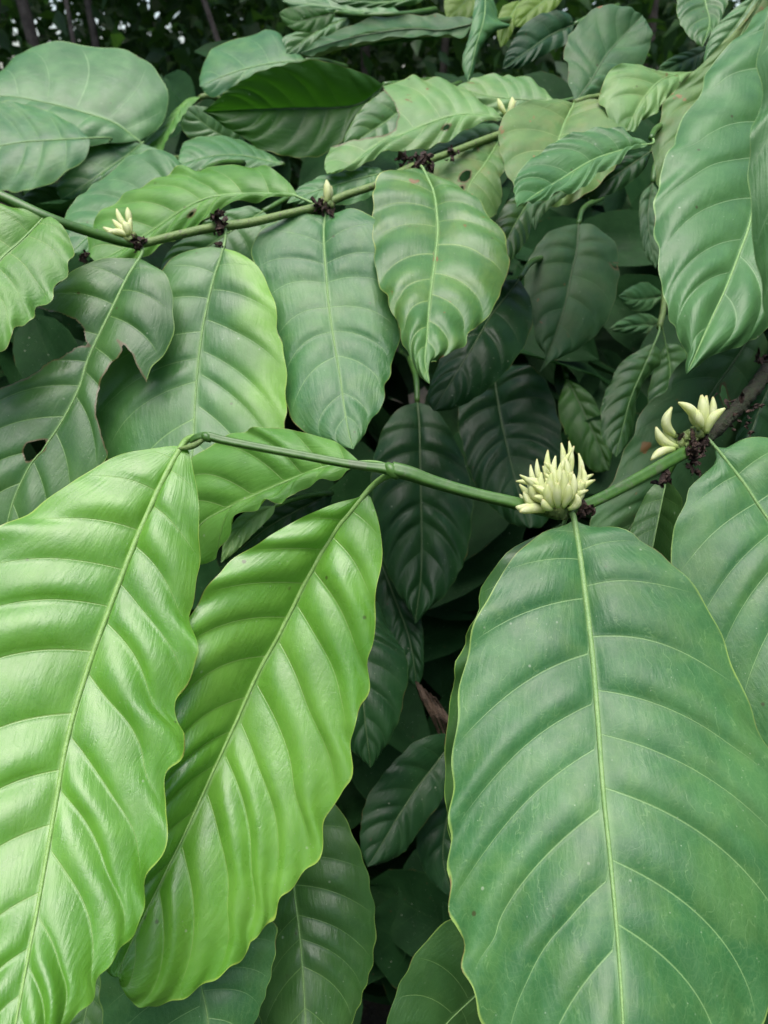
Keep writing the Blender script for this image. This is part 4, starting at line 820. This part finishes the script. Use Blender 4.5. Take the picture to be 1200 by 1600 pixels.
ground = link_mesh('ground', np.stack([X, Y, Z], -1).reshape(-1, 3), gf, m); ground['kind'] = 'structure'; ground['label'] = 'dark leaf-littered soil under the bushes'

M['wood'] = plain_mat('grey_bark', (.07, .055, .045), (.13, .105, .085), .9, 14, .8, .01)
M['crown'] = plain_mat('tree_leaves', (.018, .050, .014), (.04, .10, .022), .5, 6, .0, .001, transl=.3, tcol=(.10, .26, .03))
M['crown2'] = plain_mat('bright_tree_leaves', (.04, .095, .018), (.075, .16, .03), .5, 6, .0, .001, transl=.35, tcol=(.2, .42, .04))  # brighter copy of the tree leaves, incoming light put into the colour
def leaf_cloud(G, c, rad, n, L, g):
    """n folded leaves gathered in clumps through an ellipsoid"""
    nc = max(6, n//45); cen = g.normal(0, .42, (nc, 3)); 
    for i in range(n):
        k = g.integers(nc); p = np.array(c)+(cen[k]+g.normal(0, .13, 3))*np.array(rad)
        ax = g.normal(0, 1, 3); ax[2] -= .5; ax /= np.linalg.norm(ax); nr = g.normal(0, .6, 3)+np.array([0, -.2, .8]); sd = np.cross(ax, nr); sd /= np.linalg.norm(sd); nr = np.cross(sd, ax)
        l = L*g.uniform(.6, 1.35); w = l*.24
        V = np.array([p, p+ax*l*.35+sd*w+nr*w*.3, p+ax*l*.4, p+ax*l*.35-sd*w+nr*w*.3, p+ax*l*.75+sd*w*.7+nr*w*.1, p+ax*l*.75-nr*l*.05, p+ax*l*.75-sd*w*.7+nr*w*.1, p+ax*l-nr*l*.15])
        G.add(V, [(0, 1, 2), (0, 2, 3), (1, 4, 5, 2), (2, 5, 6, 3), (4, 7, 5), (5, 7, 6)])
def tree(px, d, pts, w, lab, seed, crowns, mat='crown', L=.12):
    """pts: trunk in (x offset m, z m); base found from the pixel column px at distance d"""
    g = np.random.default_rng(seed); b0 = at(np.array(px), np.array(100), np.array(d)); base = np.array([b0[0], b0[1], 0])
    root = thing('tree', base, lab, 'tree', 'thin trees of the wood behind')
    Q = np.array([(x, 0, z) for x, z in pts]); Q, _ = spline(Q, 24)
    V, f = tube_geo(Q, w*.5*np.linspace(1.15, .6, 24), 10); tr = link_mesh('trunk', V, f, M['wood'], parent=root)
    for k in range(4):
        q = Q[14+2*k]; a = g.uniform(0, 6.28); e_ = q+np.array([math.cos(a)*.7, math.sin(a)*.7, .55])
        V, f = tube_geo(np.array([q, (q+e_)/2+np.array([0, 0, .05]), e_]), w*np.array([.25, .18, .08]), 7); link_mesh('limb', V, f, M['wood'], parent=tr)
    G = Geo()
    for (cx, cy, cz, rx, ry, rz, n) in crowns: leaf_cloud(G, (cx, cy, cz), (rx, ry, rz), n, L, g)
    G.build('crown', M[mat], None, root)
    return root
TB = lambda z, n=700: [(0, 0, z, 1.3, 1.1, 1.0, n)]
tree(70, 4.6, [(-.10, 0), (-.02, 1.2), (-.07, 2.0), (-.18, 2.6), (-.25, 4.2)], .075, 'leaning thin tree left of the pale pole-like trunk at the top left', 1, [(0, .3, 3.6, 1.3, 1.1, .9, 900)])
tree(118, 4.2, [(0, 0), (.01, 1.5), (.0, 2.4), (.02, 4.4)], .026, 'slender pale trunk standing straight above the round broad leaves', 2, [(0, .3, 4.0, 1.2, 1.0, .9, 800)])
tree(155, 4.8, [(0, 0), (.0, 1.5), (-.02, 2.4), (-.05, 4.6)], .05, 'straight grey trunk right of the slender pale trunk', 3, [(0, .2, 4.2, 1.5, 1.1, 1.0, 900)])
tree(10, 4.0, [(-.3, 0), (-.12, 1.4), (.02, 2.0), (.18, 2.5), (.3, 3.8)], .08, 'dark slanting trunk in the top left corner', 4, [(0, .3, 3.4, 1.2, 1.0, .8, 800)])
tree(325, 4.4, [(.25, 0), (.12, 1.5), (-.06, 2.2), (-.2, 3.0), (-.2, 4.0)], .035, 'thin slanting stem above the dull green leaf', 5, [(0, .3, 3.7, 1.3, 1.0, .9, 900)])
tree(560, 5.2, [(0, 0), (.05, 1.6), (.0, 2.6), (-.1, 4.6)], .07, 'grey trunk in the dark behind the long twisted leaf', 6, [(0, .3, 3.8, 1.5, 1.2, 1.1, 1100)])
tree(700, 4.8, [(0, 0), (-.03, 1.6), (.06, 2.6), (.1, 4.6)], .05, 'thin trunk in the dark gap under the long twisted leaf', 7, [(0, .3, 3.8, 1.5, 1.2, 1.1, 1100)])
tree(1000, 5.0, [(0, 0), (.05, 1.6), (.0, 2.6), (-.1, 4.6)], .06, 'tree behind the right-hand leaves at the top', 8, [(0, .3, 3.6, 1.6, 1.2, 1.2, 1100)])
# thicket between and beyond the trunks, and added bushes out of view that block the low sky
g = np.random.default_rng(77); G = Geo(); G2 = Geo(); G3 = Geo()
def cloud2(G, c, rad, n, L):
    p = np.array(c)+g.normal(0, .45, (n, 3))*np.array(rad)
    ax = g.normal(0, 1, (n, 3)); ax[:, 2] -= .6; ax /= np.linalg.norm(ax, axis=1)[:, None]
    nr = g.normal(0, .6, (n, 3))+np.array([0, -.2, .8]); sd = np.cross(ax, nr); sd /= np.linalg.norm(sd, axis=1)[:, None]; nr = np.cross(sd, ax)
    l = (L*g.uniform(.6, 1.4, n))[:, None]; w = l*.25
    V = np.stack([p, p+ax*l*.4+sd*w+nr*w*.35, p+ax*l*.45, p+ax*l*.4-sd*w+nr*w*.35, p+ax*l-nr*l*.15], 1).reshape(-1, 3)
    b5 = np.arange(n)*5
    G.add(V, np.concatenate([np.stack([b5, b5+1, b5+4, b5+2], 1), np.stack([b5, b5+2, b5+4, b5+3], 1)]).tolist())
for k in range(150):
    cloud2(G, (g.uniform(-6, 6), g.uniform(4.8, 8.5), g.uniform(.2, 5.5)), (1.0, .8, .8), 260, .15)
for k in range(120):
    cloud2(G, (g.uniform(-11, 11), g.uniform(8.5, 13), g.uniform(.2, 8)), (1.7, 1.2, 1.3), 330, .30)
for k in range(24):
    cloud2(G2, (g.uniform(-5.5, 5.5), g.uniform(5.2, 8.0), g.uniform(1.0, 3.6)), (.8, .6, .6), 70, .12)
for k in range(150):
    a_ = g.uniform(R(50), R(310)); r_ = g.uniform(2.6, 5.0)
    cloud2(G3, (r_*math.sin(a_), r_*math.cos(a_)-.3, g.uniform(.2, 3.6)), (.9, .9, .8), 200, .2)
for o_, nm, lb in ((G.build('thicket', M['crown']), 'thicket', 'dark thicket of leaves behind the thin trunks'), (G2.build('bright_thicket', M['crown2']), 'bright_thicket', 'brighter leaves deep in the wood, light between the trees put into their colour'),
                   (G3.build('sky_block_bushes', M['crown']), 'sky_block_bushes', 'added bushes out of view, blocking low skylight')):
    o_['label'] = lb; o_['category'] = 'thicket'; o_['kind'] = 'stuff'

# ------------------------------------------------------------------ daylight
w = bpy.data.worlds.new('World'); sc.world = w; w.use_nodes = True
nt = w.node_tree; nt.nodes.clear()
sky = nt.nodes.new('ShaderNodeTexSky'); sky.sky_type = 'NISHITA'; sky.sun_disc = False
EL, AZ = R(80), R(200)          # sun high, a little behind the camera's left shoulder (azimuth from +Y, clockwise)
sky.sun_elevation = EL; sky.sun_rotation = AZ; sky.air_density = 1.0; sky.dust_density = 3.0; sky.ozone_density = 1.0
bg = nt.nodes.new('ShaderNodeBackground'); bg.inputs[1].default_value = .12
wo = nt.nodes.new('ShaderNodeOutputWorld'); nt.links.new(sky.outputs[0], bg.inputs[0]); nt.links.new(bg.outputs[0], wo.inputs[0])
sl = bpy.data.lights.new('sun', 'SUN'); sl.energy = 1.5; sl.angle = R(52); sl.color = (1, .99, .98)
so = bpy.data.objects.new('sun', sl); col.objects.link(so)
dirv = np.array([math.sin(AZ)*math.cos(EL), math.cos(AZ)*math.cos(EL), math.sin(EL)])
from mathutils import Vector
so.rotation_euler = Vector(dirv.tolist()).to_track_quat('Z', 'Y').to_euler(); so.location = (0, 0, 8)
for o_ in list(bpy.data.objects):
    if '_off' in o_: del o_['_off']
sc.view_settings.view_transform = 'Standard'; sc.view_settings.look = 'None'; sc.view_settings.exposure = 1.35; sc.view_settings.gamma = 1
sc.cycles.max_bounces = 6; sc.cycles.transparent_max_bounces = 8
